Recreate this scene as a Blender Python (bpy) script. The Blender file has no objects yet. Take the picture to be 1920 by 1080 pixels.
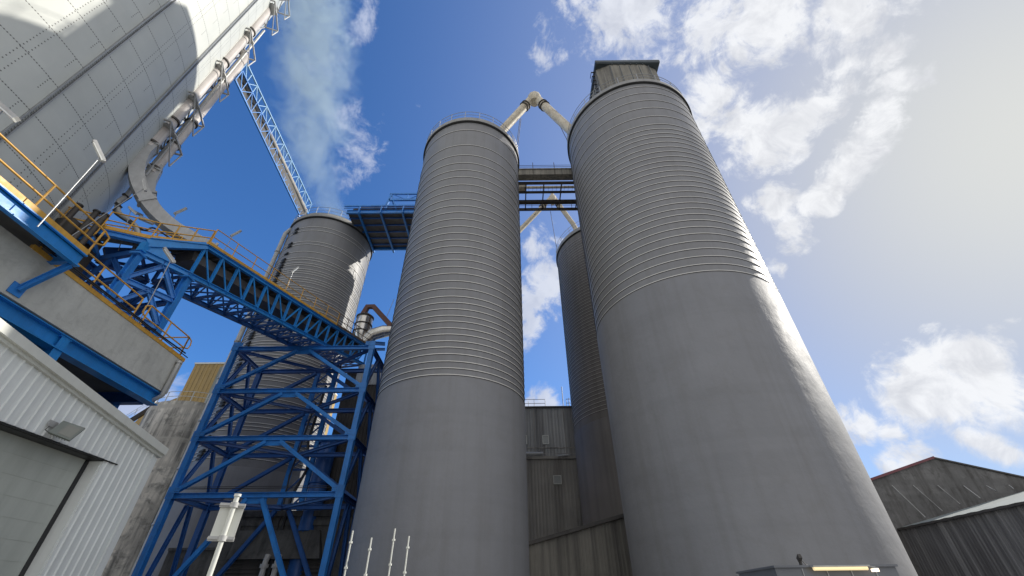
import bpy, math, random
from mathutils import Vector, Matrix
random.seed(7)
R = math.radians
PI = math.pi
sc = bpy.context.scene
COL = sc.collection

# ------------------------------------------------------------------ camera
F, PITCH, ROLL, EYE = 790.0, R(37.4), R(-0.6), 1.6
FW = Vector((0, math.cos(PITCH), math.sin(PITCH)))
UP0 = Vector((0, -math.sin(PITCH), math.cos(PITCH))); RT0 = Vector((1, 0, 0))
RT = RT0*math.cos(ROLL) + UP0*math.sin(ROLL)
UP = UP0*math.cos(ROLL) - RT0*math.sin(ROLL)
def ray(x, y): return (FW*F + RT*(x-960) + UP*(540-y)).normalized()
def at(x, y, d):            # point seen at (x, y) of the photo, d metres away over the ground
    v = ray(x, y); h = math.hypot(v.x, v.y); return Vector((v.x/h*d, v.y/h*d, EYE + v.z/h*d))
def atx(x, y, X): v = ray(x, y); return Vector((X, v.y/v.x*X, EYE + v.z/v.x*X))
def aty(x, y, Y): v = ray(x, y); return Vector((v.x/v.y*Y, Y, EYE + v.z/v.y*Y))
def atz(x, y, Z): v = ray(x, y); k = (Z-EYE)/v.z; return Vector((v.x*k, v.y*k, Z))
cd = bpy.data.cameras.new("camera"); cam = bpy.data.objects.new("camera", cd); COL.objects.link(cam)
m = Matrix((RT, UP, -FW)).transposed().to_4x4(); m.translation = Vector((0, 0, EYE)); cam.matrix_world = m
cd.sensor_width = 36; cd.lens = F/1920*36; cd.clip_start = 0.1; cd.clip_end = 6000
sc.camera = cam

# ------------------------------------------------------------------ materials
def newmat(name):
    m = bpy.data.materials.new(name); m.use_nodes = True
    nt = m.node_tree; b = nt.nodes["Principled BSDF"]; return m, nt, b
def N(nt, typ, **kw):
    n = nt.nodes.new(typ)
    for k, v in kw.items():
        if k.startswith('i_'): n.inputs[k[2:].replace('_', ' ')].default_value = v
        elif k.startswith('x'): n.inputs[int(k[1:])].default_value = v
        else: setattr(n, k, v)
    return n
def mth(nt, op, a, b=None, c=None, clamp=False):
    n = nt.nodes.new('ShaderNodeMath'); n.operation = op; n.use_clamp = clamp
    for i, v in enumerate((a, b, c)):
        if v is None: continue
        if isinstance(v, (int, float)): n.inputs[i].default_value = v
        else: nt.links.new(v, n.inputs[i])
    return n.outputs[0]
def vscale(nt, vec, s):
    n = nt.nodes.new('ShaderNodeVectorMath'); n.operation = 'MULTIPLY'
    nt.links.new(vec, n.inputs[0]); n.inputs[1].default_value = s; return n.outputs[0]
def noise(nt, vec, scale, detail=4, rough=.55, dist=0):
    n = nt.nodes.new('ShaderNodeTexNoise'); n.inputs['Scale'].default_value = scale
    n.inputs['Detail'].default_value = detail; n.inputs['Roughness'].default_value = rough; n.inputs['Distortion'].default_value = dist
    nt.links.new(vec, n.inputs['Vector']); return n.outputs[0]
def maprange(nt, v, a, b, c=0., d=1., smooth=False):
    n = nt.nodes.new('ShaderNodeMapRange'); nt.links.new(v, n.inputs[0])
    if smooth: n.interpolation_type = 'SMOOTHSTEP'
    for i, q in enumerate((a, b, c, d)): n.inputs[i+1].default_value = q
    return n.outputs[0]
def mix(nt, f, a, b):
    n = nt.nodes.new('ShaderNodeMix'); n.data_type = 'RGBA'
    if isinstance(f, (int, float)): n.inputs[0].default_value = f
    else: nt.links.new(f, n.inputs[0])
    for i, v in ((6, a), (7, b)):
        if isinstance(v, tuple): n.inputs[i].default_value = (*v, 1)
        else: nt.links.new(v, n.inputs[i])
    return n.outputs[2]
def surf(name, col, rough=.6, metal=0., var=.15, vs=.6, streak=0., scol=(.05, .045, .04), ss=1.0, sz=.06,
         bump=0., bs=8., dirt=0., dcol=(.08, .06, .045), spec=.5, band=0.):
    """weathered surface: broad mottling, vertical run-off streaks, patches of dirt, fine bump"""
    m, nt, b = newmat(name)
    g = nt.nodes.new('ShaderNodeNewGeometry').outputs['Position']
    c = mix(nt, 0., col, col)
    if var:
        n1 = noise(nt, g, vs, 5, .6)
        c = mix(nt, maprange(nt, n1, .3, .7), tuple(x*(1-var) for x in col), tuple(min(1, x*(1+var)) for x in col))
    if streak:
        n2 = noise(nt, vscale(nt, g, (ss*2, ss*2, sz)), 1.6, 6, .65)
        c = mix(nt, maprange(nt, n2, .46, .63, 0, streak), c, scol)
    if dirt:
        n3 = noise(nt, g, vs*3.1, 8, .7, .6)
        c = mix(nt, maprange(nt, n3, .50, .66, 0, dirt), c, dcol)
    if band:
        w = noise(nt, vscale(nt, g, (.02, .02, 1.3)), 1.0, 3, .5)
        c = mix(nt, maprange(nt, w, .5, .62, 0, band), c, tuple(x*.7 for x in col))
    nt.links.new(c, b.inputs['Base Color'])
    b.inputs['Metallic'].default_value = metal; b.inputs['Specular IOR Level'].default_value = spec
    nr = noise(nt, g, vs*2.3, 4, .6)
    nt.links.new(maprange(nt, nr, .3, .7, max(.05, rough-.08), min(1, rough+.08)), b.inputs['Roughness'])
    if bump:
        bn = nt.nodes.new('ShaderNodeBump'); bn.inputs['Strength'].default_value = bump; bn.inputs['Distance'].default_value = .05
        nt.links.new(noise(nt, g, bs, 6, .6), bn.inputs['Height']); nt.links.new(bn.outputs[0], b.inputs['Normal'])
    return m
M = {}
M['silo'] = surf('silo_paint', (.222, .224, .234), .5, 0, .07, .25, .28, (.165, .16, .158), .8, .05, .3, 3., .18, (.17, .165, .16), spec=.45)
M['silo_low'] = surf('silo_render', (.238, .242, .256), .68, 0, .07, .22, .3, (.185, .182, .182), .5, .03, .9, .9, .22, (.18, .175, .17), spec=.25, band=.12)
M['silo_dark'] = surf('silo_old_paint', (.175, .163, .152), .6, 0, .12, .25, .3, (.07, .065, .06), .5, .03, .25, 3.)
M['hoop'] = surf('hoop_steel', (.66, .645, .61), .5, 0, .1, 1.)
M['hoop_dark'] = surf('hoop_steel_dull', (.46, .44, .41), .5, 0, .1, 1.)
M['anchor'] = surf('anchor_shade_black', (.012, .012, .012), .7)  # black of the anchor blocks and of the painted shadow lips
M['curb'] = surf('curb_concrete', (.30, .295, .28), .8, 0, .15, .8, .25, (.15, .14, .12))
M['rail'] = surf('galv_rail', (.36, .37, .38), .4, .5, .1, 2.)
M['galv'] = surf('galvanised', (.46, .46, .45), .5, .15, .15, 1.5, .2, (.2, .19, .18))
M['pipewhite'] = surf('conveyor_pipe_paint', (.58, .54, .51), .45, 0, .12, .8, .35, (.26, .21, .18), 1.2, .1)
M['cream'] = surf('cream_pipe_paint', (.62, .56, .44), .55, 0, .12, .9, .25, (.30, .20, .10), 1.2, .3, 0, 8, .5, (.20, .12, .06))
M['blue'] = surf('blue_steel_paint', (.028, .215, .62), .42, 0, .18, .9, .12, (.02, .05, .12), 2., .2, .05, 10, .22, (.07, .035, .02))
M['blue2'] = surf('blue_steel_lit_side', (.022, .25, .66), .42, 0, .14, .9, .12, (.02, .08, .2), 2., .2, .05, 10, .16, (.06, .045, .03))  # paler copy of the blue with bounced light put into its colour
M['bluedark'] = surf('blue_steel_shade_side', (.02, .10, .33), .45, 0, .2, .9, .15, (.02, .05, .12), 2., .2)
M['bluelight'] = surf('pale_blue_steel', (.17, .36, .58), .45, 0, .12, 1.)
M['yellow'] = surf('yellow_safety_paint', (.66, .36, .055), .5, 0, .15, 1.5, .3, (.28, .14, .05), 2, .4)
M['rustrail'] = surf('old_brown_rail', (.16, .10, .06), .7, 0, .25, 2.)
M['black'] = surf('dark_fitting', (.02, .02, .022), .5)
M['darksteel'] = surf('dark_steel', (.06, .055, .05), .6, .2, .3, 1., .3, (.10, .06, .03))
M['deck'] = surf('grating_deck', (.12, .115, .11), .75, 0, .3, .8)
M['conc'] = surf('deck_concrete', (.56, .555, .51), .85, 0, .1, .5, .2, (.28, .275, .25), .8, .12, .5, 5, .3, (.22, .215, .20))
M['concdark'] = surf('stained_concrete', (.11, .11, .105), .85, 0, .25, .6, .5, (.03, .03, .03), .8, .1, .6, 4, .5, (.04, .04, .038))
M['oldconc'] = surf('old_silo_concrete', (.72, .67, .58), .9, 0, .2, .3, .85, (.12, .118, .11), .4, .07, .5, 4, .8, (.15, .145, .13), band=.8)
M['white'] = surf('white_cladding', (.76, .785, .77), .5, 0, .05, .8, .14, (.42, .42, .40), 2.2, .1)
M['trim'] = surf('white_trim', (.66, .67, .62), .5, 0, .06, .6, .15, (.4, .38, .33))
M['door'] = surf('roller_door_paint', (.46, .485, .445), .55, 0, .07, .4, .3, (.30, .32, .29), .5, .1)
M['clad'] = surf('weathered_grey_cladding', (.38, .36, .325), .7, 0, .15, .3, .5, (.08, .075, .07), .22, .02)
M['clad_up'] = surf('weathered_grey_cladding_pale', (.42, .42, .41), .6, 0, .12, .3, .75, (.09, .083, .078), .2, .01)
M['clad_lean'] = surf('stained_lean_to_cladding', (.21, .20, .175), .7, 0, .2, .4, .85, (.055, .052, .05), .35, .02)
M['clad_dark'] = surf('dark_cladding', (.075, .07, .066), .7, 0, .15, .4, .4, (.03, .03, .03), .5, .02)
M['clad_blue'] = surf('pale_band_cladding', (.44, .47, .5), .6, 0, .06, .5, .2, (.2, .2, .2))
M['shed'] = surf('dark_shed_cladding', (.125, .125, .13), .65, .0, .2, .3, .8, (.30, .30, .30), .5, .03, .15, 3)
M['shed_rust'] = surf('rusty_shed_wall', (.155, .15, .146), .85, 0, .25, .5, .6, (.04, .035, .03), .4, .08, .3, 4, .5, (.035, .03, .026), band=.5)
M['roofgrey'] = surf('fibre_roof', (.25, .28, .27), .8, 0, .15, .6, .2, (.12, .12, .11))
M['red'] = surf('red_fascia', (.17, .05, .06), .6)
M['ochre'] = surf('ochre_cladding', (.42, .29, .11), .7, 0, .12, .25, .35, (.25, .19, .10), .4, .02)
M['headwall'] = surf('headhouse_concrete', (.25, .235, .20), .85, 0, .15, .5, .7, (.09, .085, .08), .9, .06, .3, 5)
M['headroof'] = surf('headhouse_roof', (.05, .065, .075), .5, .1, .2, .8)
M['glasslamp'] = surf('lamp_diffuser', (.72, .73, .7), .25, 0, .03)
M['steelshine'] = surf('bright_stainless', (.60, .58, .54), .22, .85, .1, 1.2, .2, (.25, .2, .15))
M['redbrown'] = surf('redbrown_duct', (.13, .055, .04), .6, 0, .2, 1.)
M['asphalt'] = surf('yard_paving', (.24, .23, .21), .9, 0, .25, .5, 0, bump=.4, bs=30, dirt=.5, dcol=(.03, .03, .03))
M['roofflat'] = surf('flat_roof', (.2, .2, .19), .9)
M['glass'], _nt, _b = newmat('window_glass'); _b.inputs['Base Color'].default_value = (.35, .36, .34, 1); _b.inputs['Roughness'].default_value = .15
def emit(name, col, s):
    m, nt, b = newmat(name); b.inputs['Base Color'].default_value = (*col, 1)
    b.inputs['Emission Color'].default_value = (*col, 1); b.inputs['Emission Strength'].default_value = s; return m
M['flood_lens'] = surf('flood_glass', (.20, .205, .18), .2, 0, .03)
M['flood_body'] = surf('flood_housing', (.17, .19, .17), .5, .1, .1)
M['tube_lit'] = emit('lit_tube_cover', (1., .80, .45), .55)
M['lamp_lit'] = emit('lit_bulkhead', (1., .80, .60), 1.6)
M['cabinet'] = surf('booth_grey', (.16, .17, .19), .45, .2, .1, .8)

def tank_mat():
    m, nt, b = newmat('riveted_tank_panels')
    uv = nt.nodes.new('ShaderNodeUVMap').outputs[0]
    sep = nt.nodes.new('ShaderNodeSeparateXYZ'); nt.links.new(uv, sep.inputs[0]); u, v = sep.outputs[0], sep.outputs[1]
    PH, PW, per = 1.83, 3.1, .165
    def near(c, period, off=0.):          # signed distance to nearest multiple of period
        a = mth(nt, 'ADD', c, period*.5 - off); a = mth(nt, 'MODULO', a, period); return mth(nt, 'SUBTRACT', a, period*.5)
    def dots(c_along, dist_across, r=.032, p=per, off=0.):
        d1 = near(c_along, p, off); s = mth(nt, 'ADD', mth(nt, 'MULTIPLY', d1, d1), mth(nt, 'MULTIPLY', dist_across, dist_across))
        return mth(nt, 'LESS_THAN', s, r*r)
    ub, vb = mth(nt, 'ADD', u, 500.*per*2), mth(nt, 'ADD', v, 0.)
    hs = near(vb, PH)                      # horizontal joints
    vs_ = near(ub, PW)                     # vertical joints
    hl = mth(nt, 'LESS_THAN', mth(nt, 'ABSOLUTE', hs), .012)
    d_h = dots(ub, hs, .03, .12)
    d_v1 = dots(vb, mth(nt, 'SUBTRACT', vs_, .14), .03, .2)
    d_v2 = dots(vb, mth(nt, 'ADD', vs_, .14), .03, .2, .1)
    # short stiffener rows between the joints
    vs2 = near(ub, PW, PW*.33); short = mth(nt, 'GREATER_THAN', near(vb, PH, PH*.5), .1)
    d_s = mth(nt, 'MULTIPLY', dots(vb, vs2, .028, .15), short)
    tot = mth(nt, 'MAXIMUM', mth(nt, 'MAXIMUM', d_h, d_v1), mth(nt, 'MAXIMUM', d_v2, d_s))
    tot = mth(nt, 'MAXIMUM', tot, mth(nt, 'MULTIPLY', hl, .55))
    g = nt.nodes.new('ShaderNodeNewGeometry').outputs['Position']
    n1 = noise(nt, g, .35, 5, .6)
    # each sheet a touch different
    fl = nt.nodes.new('ShaderNodeCombineXYZ')
    nt.links.new(mth(nt, 'FLOOR', mth(nt, 'DIVIDE', mth(nt, 'ADD', ub, PW*.5), PW)), fl.inputs[0])
    nt.links.new(mth(nt, 'FLOOR', mth(nt, 'DIVIDE', mth(nt, 'ADD', vb, PH*.5), PH)), fl.inputs[1])
    wn = nt.nodes.new('ShaderNodeTexWhiteNoise'); nt.links.new(fl.outputs[0], wn.inputs[0])
    c = mix(nt, maprange(nt, n1, .3, .7), (.54, .555, .52), (.62, .635, .595))
    c = mix(nt, mth(nt, 'MULTIPLY', wn.outputs[0], .16), c, (.45, .475, .455))
    c = mix(nt, mth(nt, 'MULTIPLY', tot, .88), c, (.05, .05, .045))
    nt.links.new(c, b.inputs['Base Color']); b.inputs['Roughness'].default_value = .48
    bn = nt.nodes.new('ShaderNodeBump'); bn.inputs['Strength'].default_value = .25; bn.inputs['Distance'].default_value = .25
    nt.links.new(noise(nt, vscale(nt, g, (1, 1, .8)), .5, 2, .5), bn.inputs['Height']); nt.links.new(bn.outputs[0], b.inputs['Normal'])
    return m
M['tank'] = tank_mat()

# ------------------------------------------------------------------ mesh builder
WLOC = {}
class MB:
    def __init__(s): s.v = []; s.f = []; s.mi = []; s.uv = None; s.cur = 0; s.smooth = []
    def add(s, vs, fs, smooth=False):
        b = len(s.v); s.v += [tuple(v) for v in vs]
        for f in fs: s.f.append([b+i for i in f]); s.mi.append(s.cur); s.smooth.append(smooth)
        return s
    def box(s, lo, hi):
        x0, y0, z0 = lo; x1, y1, z1 = hi
        return s.add([(x0,y0,z0),(x1,y0,z0),(x1,y1,z0),(x0,y1,z0),(x0,y0,z1),(x1,y0,z1),(x1,y1,z1),(x0,y1,z1)],
                     [(0,3,2,1),(4,5,6,7),(0,1,5,4),(1,2,6,5),(2,3,7,6),(3,0,4,7)])
    def frame(s, p, q, up=(0,0,1)):
        p, q = Vector(p), Vector(q); d = (q-p).normalized(); u = Vector(up)
        if abs(d.dot(u)) > .98: u = Vector((0,1,0)) if abs(d.y) < .9 else Vector((1,0,0))
        a = d.cross(u).normalized(); u = a.cross(d).normalized(); return p, q, a, u
    def prof(s, p, q, poly, up=(0,0,1)):      # sweep a closed outline from p to q
        p, q, a, u = s.frame(p, q, up); n = len(poly)
        vs = [p + a*x + u*y for x, y in poly] + [q + a*x + u*y for x, y in poly]
        fs = [(i, (i+1) % n, n+(i+1) % n, n+i) for i in range(n)] + [tuple(range(n-1, -1, -1)), tuple(range(n, 2*n))]
        return s.add(vs, fs)
    def bar(s, p, q, w, h=None, up=(0,0,1)):
        h = h or w; w /= 2; h /= 2; return s.prof(p, q, [(-w,-h),(w,-h),(w,h),(-w,h)], up)
    def ibeam(s, p, q, w, h, t=.02, up=(0,0,1)):
        w /= 2; h /= 2; k = t*.6
        return s.prof(p, q, [(-w,-h),(w,-h),(w,-h+t),(k,-h+t),(k,h-t),(w,h-t),(w,h),(-w,h),(-w,h-t),(-k,h-t),(-k,-h+t),(-w,-h+t)], up)
    def tube(s, pts, r, n=8, caps=True):
        pts = [Vector(p) for p in pts]; rs = r if isinstance(r, (list, tuple)) else [r]*len(pts)
        d0 = (pts[1]-pts[0]).normalized(); u = Vector((0,0,1)) if abs(d0.z) < .9 else Vector((1,0,0))
        a = d0.cross(u).normalized(); vs = []; 
        for i, p in enumerate(pts):
            d = ((pts[min(i+1, len(pts)-1)] - pts[max(i-1, 0)])).normalized()
            a = (a - d*a.dot(d)).normalized(); b = d.cross(a)
            vs += [p + (a*math.cos(2*PI*k/n) + b*math.sin(2*PI*k/n))*rs[i] for k in range(n)]
        fs = [(i*n+k, i*n+(k+1) % n, (i+1)*n+(k+1) % n, (i+1)*n+k) for i in range(len(pts)-1) for k in range(n)]
        s.add(vs, fs, True)
        if caps: s.add(vs[:n], [tuple(range(n-1,-1,-1))]); s.add(vs[-n:], [tuple(range(n))])
        return s
    def duct(s, pts, w, h, side):      # rectangular duct through points; side = rough sideways axis
        pts = [Vector(p) for p in pts]; vs = []
        for i, p in enumerate(pts):
            d = (pts[min(i+1, len(pts)-1)] - pts[max(i-1, 0)]).normalized()
            a = Vector(side); a = (a - d*a.dot(d)).normalized(); b = d.cross(a)
            vs += [p - a*w/2 - b*h/2, p + a*w/2 - b*h/2, p + a*w/2 + b*h/2, p - a*w/2 + b*h/2]
        n = len(pts)
        fs = [(i*4+k, i*4+(k+1) % 4, (i+1)*4+(k+1) % 4, (i+1)*4+k) for i in range(n-1) for k in range(4)] + [(3,2,1,0), (4*n-4, 4*n-3, 4*n-2, 4*n-1)]
        return s.add(vs, fs)
    def lathe(s, c, prof, n=96, smooth=True, a0=0, a1=2*PI):
        cx, cy = c[0], c[1]; full = abs(a1-a0-2*PI) < 1e-6; m = n if full else n+1
        vs = [(cx + r*math.cos(a0+(a1-a0)*k/n), cy + r*math.sin(a0+(a1-a0)*k/n), z) for r, z in prof for k in range(m)]
        fs = [(i*m+k, i*m+(k+1) % m, (i+1)*m+(k+1) % m, (i+1)*m+k) for i in range(len(prof)-1) for k in range(n)]
        return s.add(vs, fs, smooth)
    def prism(s, poly, z0, z1):
        n = len(poly); return s.add([(x, y, z0) for x, y in poly] + [(x, y, z1) for x, y in poly],
            [(i, (i+1) % n, n+(i+1) % n, n+i) for i in range(n)] + [tuple(range(n-1,-1,-1)), tuple(range(n, 2*n))])
    def corr(s, p, q, z0, ztop, pitch=.25, depth=.035, thick=.03, ribw=.3, holes=()):
        """ribbed vertical sheet from p to q (plan); ztop(t) gives its top edge; ribs stand out to the right of p->q"""
        p, q = Vector((*p, 0)), Vector((*q, 0)); L = (q-p).length; d = (q-p)/L; nrm = Vector((d.y, -d.x, 0))
        xs = []; k = 0
        while k*pitch < L:
            for f, o in ((0, 0), (.5-ribw/2-.08, 0), (.5-ribw/2, 1), (.5+ribw/2, 1), (.5+ribw/2+.08, 0)):
                x = (k+f)*pitch
                if x < L: xs.append((x, o*depth))
            k += 1
        xs.append((L, 0)); zt = ztop if callable(ztop) else (lambda t: ztop); zb = z0 if callable(z0) else (lambda t: z0)
        vs = []
        for x, o in xs:
            b = p + d*x + nrm*o; vs += [(b.x, b.y, zb(x)), (b.x, b.y, zt(x))]
        for x, o in ((L, 0), (0, 0)):
            b = p + d*x - nrm*thick; vs += [(b.x, b.y, zb(x)), (b.x, b.y, zt(x))]
        n = len(xs)+2
        fs = [(2*i, 2*((i+1) % n), 2*((i+1) % n)+1, 2*i+1) for i in range(n)]
        s.add(vs, fs); s.add([vs[2*i+1] for i in range(n)], [tuple(range(n))]); s.add([vs[2*i] for i in range(n)], [tuple(range(n-1,-1,-1))])
        return s
    def build(s, name, mat, parent=None, loc=None, label=None):
        me = bpy.data.meshes.new(name)
        if parent is not None: off = WLOC[parent.name]
        else:
            if loc is None:
                xs = [v[0] for v in s.v]; ys = [v[1] for v in s.v]; zs = [v[2] for v in s.v]
                loc = ((min(xs)+max(xs))/2, (min(ys)+max(ys))/2, min(zs))
            off = Vector(loc)
        me.from_pydata([(v[0]-off[0], v[1]-off[1], v[2]-off[2]) for v in s.v], [], s.f)
        mats = mat if isinstance(mat, (list, tuple)) else [mat]
        for mm in mats: me.materials.append(M[mm] if isinstance(mm, str) else mm)
        me.polygons.foreach_set('material_index', s.mi); me.polygons.foreach_set('use_smooth', s.smooth)
        if s.uv:
            ul = me.uv_layers.new(name='UVMap')
            for l in me.loops: ul.data[l.index].uv = s.uv[l.vertex_index]
        me.update()
        o = bpy.data.objects.new(name, me); COL.objects.link(o)
        if parent is not None: o.parent = parent
        else: o.location = off
        WLOC[o.name] = Vector(off)
        if label: o['label'] = label
        return o
def tag(o, label=None, cat=None, group=None, kind=None):
    for k, v in (('label', label), ('category', cat), ('group', group), ('kind', kind)):
        if v: o[k] = v
    return o
def thing(name, label, cat, loc, group=None):
    o = bpy.data.objects.new(name, None); COL.objects.link(o); o.location = loc; o.empty_display_size = .3
    WLOC[o.name] = Vector(loc); return tag(o, label, cat, group)
def lerp(a, b, t): return Vector(a)*(1-t) + Vector(b)*t

# ------------------------------------------------------------------ ground
g = MB(); S = 2500
g.add([(-S,-S,0),(S,-S,0),(S,S,0),(-S,S,0)], [(0,1,2,3)])
tag(g.build('ground', 'asphalt', loc=(0,0,0)), kind='structure')

# ------------------------------------------------------------------ silos
def hoop_mesh(name, r, mats, anchor_az=None):
    b = MB(); n = 96; w, t = .027, .038
    b.lathe((0,0), [(r+t,-w),(r+t,w),(r-.02,w)], n, False); b.cur = 1; b.lathe((0,0), [(r-.02,-.056),(r+.008,-.052),(r+t*.8,-w),(r+t,-w)], n, False)  # black lip paints in the shadow line below the strap
    if anchor_az is not None:
        b.cur = 1
        for a, s in anchor_az:
            a = R(90-a); u = Vector((math.cos(a), math.sin(a), 0)); t_ = Vector((-u.y, u.x, 0))
            c = u*(r+.08)
            b.add([c+t_*.45*s-Vector((0,0,.05)), c-t_*.35*s-Vector((0,0,.09)), c-t_*.35*s+Vector((0,0,.11)), c+t_*.45*s+Vector((0,0,.05)),
                   c+u*.03+t_*.2*s-Vector((0,0,.10)), c+u*.12-t_*.25*s-Vector((0,0,.10)), c+u*.12-t_*.25*s+Vector((0,0,.12)), c+u*.03+t_*.2*s+Vector((0,0,.10))],
                  [(0,1,2,3),(4,5,6,7),(0,1,5,4),(1,2,6,5),(2,3,7,6),(3,0,4,7)])
    me_o = b.build(name, mats, loc=(0,0,0)); return me_o
def silo(label, cx, cy, r, ztr, ztop, hoops, anchors=None, low='silo_low', up='silo', hm='hoop', rail=True, railn=22, curb=True):
    t = thing('storage_silo', label, 'silo', (cx, cy, 0), 'grey cement silos')
    b = MB()
    b.lathe((cx,cy), [(r+.03, 0), (r+.03, ztr-.22), (r, ztr-.15)], 128)
    b.cur = 1
    b.lathe((cx,cy), [(r, ztr-.15), (r, ztop-.02)], 128)
    b.lathe((cx,cy), [(r-.001, ztop-.05), (0.01, ztop+.35)], 64)
    b.build('shell', [low, up], t)
    b = MB(); b.cur = 1; b.lathe((cx,cy), [(r-.02, ztop-.16), (r+.17, ztop-.10), (r+.17, ztop+.03)], 128)  # black lower edge paints in the shadow under the curb
    b.cur = 0; b.lathe((cx,cy), [(r+.17, ztop+.03), (r+.15, ztop+.55), (r-.15, ztop+.55), (r-.15, ztop)], 128)
    b.build('rim_curb', ['curb', 'anchor'], t)
    first = None
    for z in hoops:
        if first is None:
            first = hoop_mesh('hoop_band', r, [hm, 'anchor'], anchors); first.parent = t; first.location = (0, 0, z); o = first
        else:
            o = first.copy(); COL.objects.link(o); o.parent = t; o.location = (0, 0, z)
        o.rotation_euler.z = 0
    if rail:
        b = MB(); rr = r + .05; z0 = ztop+.55; K = 96
        for h, th in ((1.15, .028), (.62, .022), (.12, .03)):
            b.tube([(cx+rr*math.cos(2*PI*k/K), cy+rr*math.sin(2*PI*k/K), z0+h) for k in range(K+1)], th, 5, False)
        for k in range(railn):
            a = 2*PI*(k+.3)/railn; b.bar((cx+rr*math.cos(a), cy+rr*math.sin(a), z0-.1), (cx+rr*math.cos(a), cy+rr*math.sin(a), z0+1.15), .05)
        b.build('guard_rail', 'rail', t)
    return t
RX, RY, RR, RT_, RZ = 12.96, 27.05, 6.52, 18.52, 42.25
hR = [41.52,40.3,39.02,37.73,36.35,35.06,34.34,33.68,33.1,32.44,31.75,31.11,30.45]
hR += [30.45-(30.45-24.3)*k/10 for k in range(1,11)] + [23.71,23.09,22.43,21.79,21.1,20.43,19.75,19.08,18.52]
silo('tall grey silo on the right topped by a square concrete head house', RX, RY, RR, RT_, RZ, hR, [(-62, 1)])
MX, MY, MR, MT, MZ = -4.16, 27.69, 4.93, 12.65, 39.45
hM = [38.04,35.6,34.07,32.92,31.91,30.99,29.98,29.09,28.18,27.35,26.58,25.81,25.03,24.3,23.6,22.93,22.26,21.62,20.96,20.34,19.67,19.02,18.35,17.84,17.33,16.81,16.37,15.86,15.4,14.91,14.47,14.02,13.52,13.07,12.65]
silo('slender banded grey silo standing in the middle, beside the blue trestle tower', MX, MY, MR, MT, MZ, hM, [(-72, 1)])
LX, LY, LR, LZ = -23.3, 39.8, 4.98, 39.25
hL = [37.57,36.99,35.22,34.78,33.66,32.79,32.45]; z = 31.97
while z > 11.2:
    hL.append(z); z -= .30 if len(hL) % 3 else .52
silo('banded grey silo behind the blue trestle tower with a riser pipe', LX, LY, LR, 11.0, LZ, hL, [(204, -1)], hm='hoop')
BX, BY, BR, BZ = 12.9, 44.2, 6.5, 40.7
hB = [BZ-1.2-.42*k for k in range(0, 55)]
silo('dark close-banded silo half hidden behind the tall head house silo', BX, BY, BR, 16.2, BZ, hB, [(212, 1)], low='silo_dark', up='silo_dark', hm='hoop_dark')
HX, HY = -4.16, 39.3
silo('grey silo screened by the slender middle silo', HX, HY, 4.93, MT, MZ, [38-.75*k for k in range(33)], None)

# riser pipe down the left side of the rear silo
b = MB(); a = R(90-229); px, py = LX+(LR+.35)*math.cos(a), LY+(LR+.35)*math.sin(a)
p = thing('riser_pipe', 'long pale vertical pipe clamped to the silo behind the trestle', 'pipe', (px, py, 0))
b.tube([(px, py, 0), (px, py, LZ-1.2), (px+.2, py+.3, LZ-.2), (px+.8, py+1.2, LZ+.4)], .24, 12); b.build('pipe', 'galv', p)
for z in range(3, 38, 4):
    b = MB(); b.bar((px, py, z), (LX+LR*math.cos(a), LY+LR*math.sin(a), z), .12, .2); b.lathe((px,py), [(.24,z-.08),(.29,z-.08),(.29,z+.08),(.24,z+.08)], 12); b.build('clamp', 'rail', p)

# ------------------------------------------------------------------ head house on the tall silo
t = thing('head_house', 'streaked concrete head house with dark flat roof on the tallest silo', 'rooftop house', (RX+.5, RY, RZ))
b = MB(); x0, x1, y0, y1, c = 10.0, 16.9, 22.95, 28.6, 1.5
b.prism([(x0+c,y0),(x1-c,y0),(x1,y0+.6),(x1,y1-.6),(x1-c,y1),(x0+c,y1),(x0,y1-.6),(x0,y0+.6)], RZ+.1, 51.3); b.build('wall', 'headwall', t)
b = MB(); b.box((x0-.1,y0-.15,51.3),(x1+.3,y1+.4,51.45)); b.box((x0-.15,y0-.2,51.45),(x1+.35,y1+.45,51.95)); b.build('roof', 'headroof', t)
b = MB()
for k in range(6): b.box((x0+1.7+k*.7,y0-.13,51.1),(x0+1.78+k*.7,y0-.02,51.297))
for k in range(5): b.box((x0+1.4+k*1.1,y0-.03,RZ+.1),(x0+1.48+k*1.1,y0-.002,51.0))
b.build('soffit_rib', 'headroof', t)
b = MB(); lx, ly = x0-.25, y0+.75
for dy in (0, .5): b.bar((lx, ly+dy, RZ+.6), (lx, ly+dy, 51.3), .07)
k = RZ+.8
while k < 51.2: b.bar((lx, ly, k), (lx, ly+.5, k), .04); k += .35
k = RZ+1.4
while k < 51.2:
    b.bar((lx, ly-.1, k), (lx-.35, ly-.1, k), .1, .1); b.bar((lx-.35, ly-.1, k), (lx-.35, ly+.6, k), .06); k += .9
b.build('ladder', 'black', t)
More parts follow.
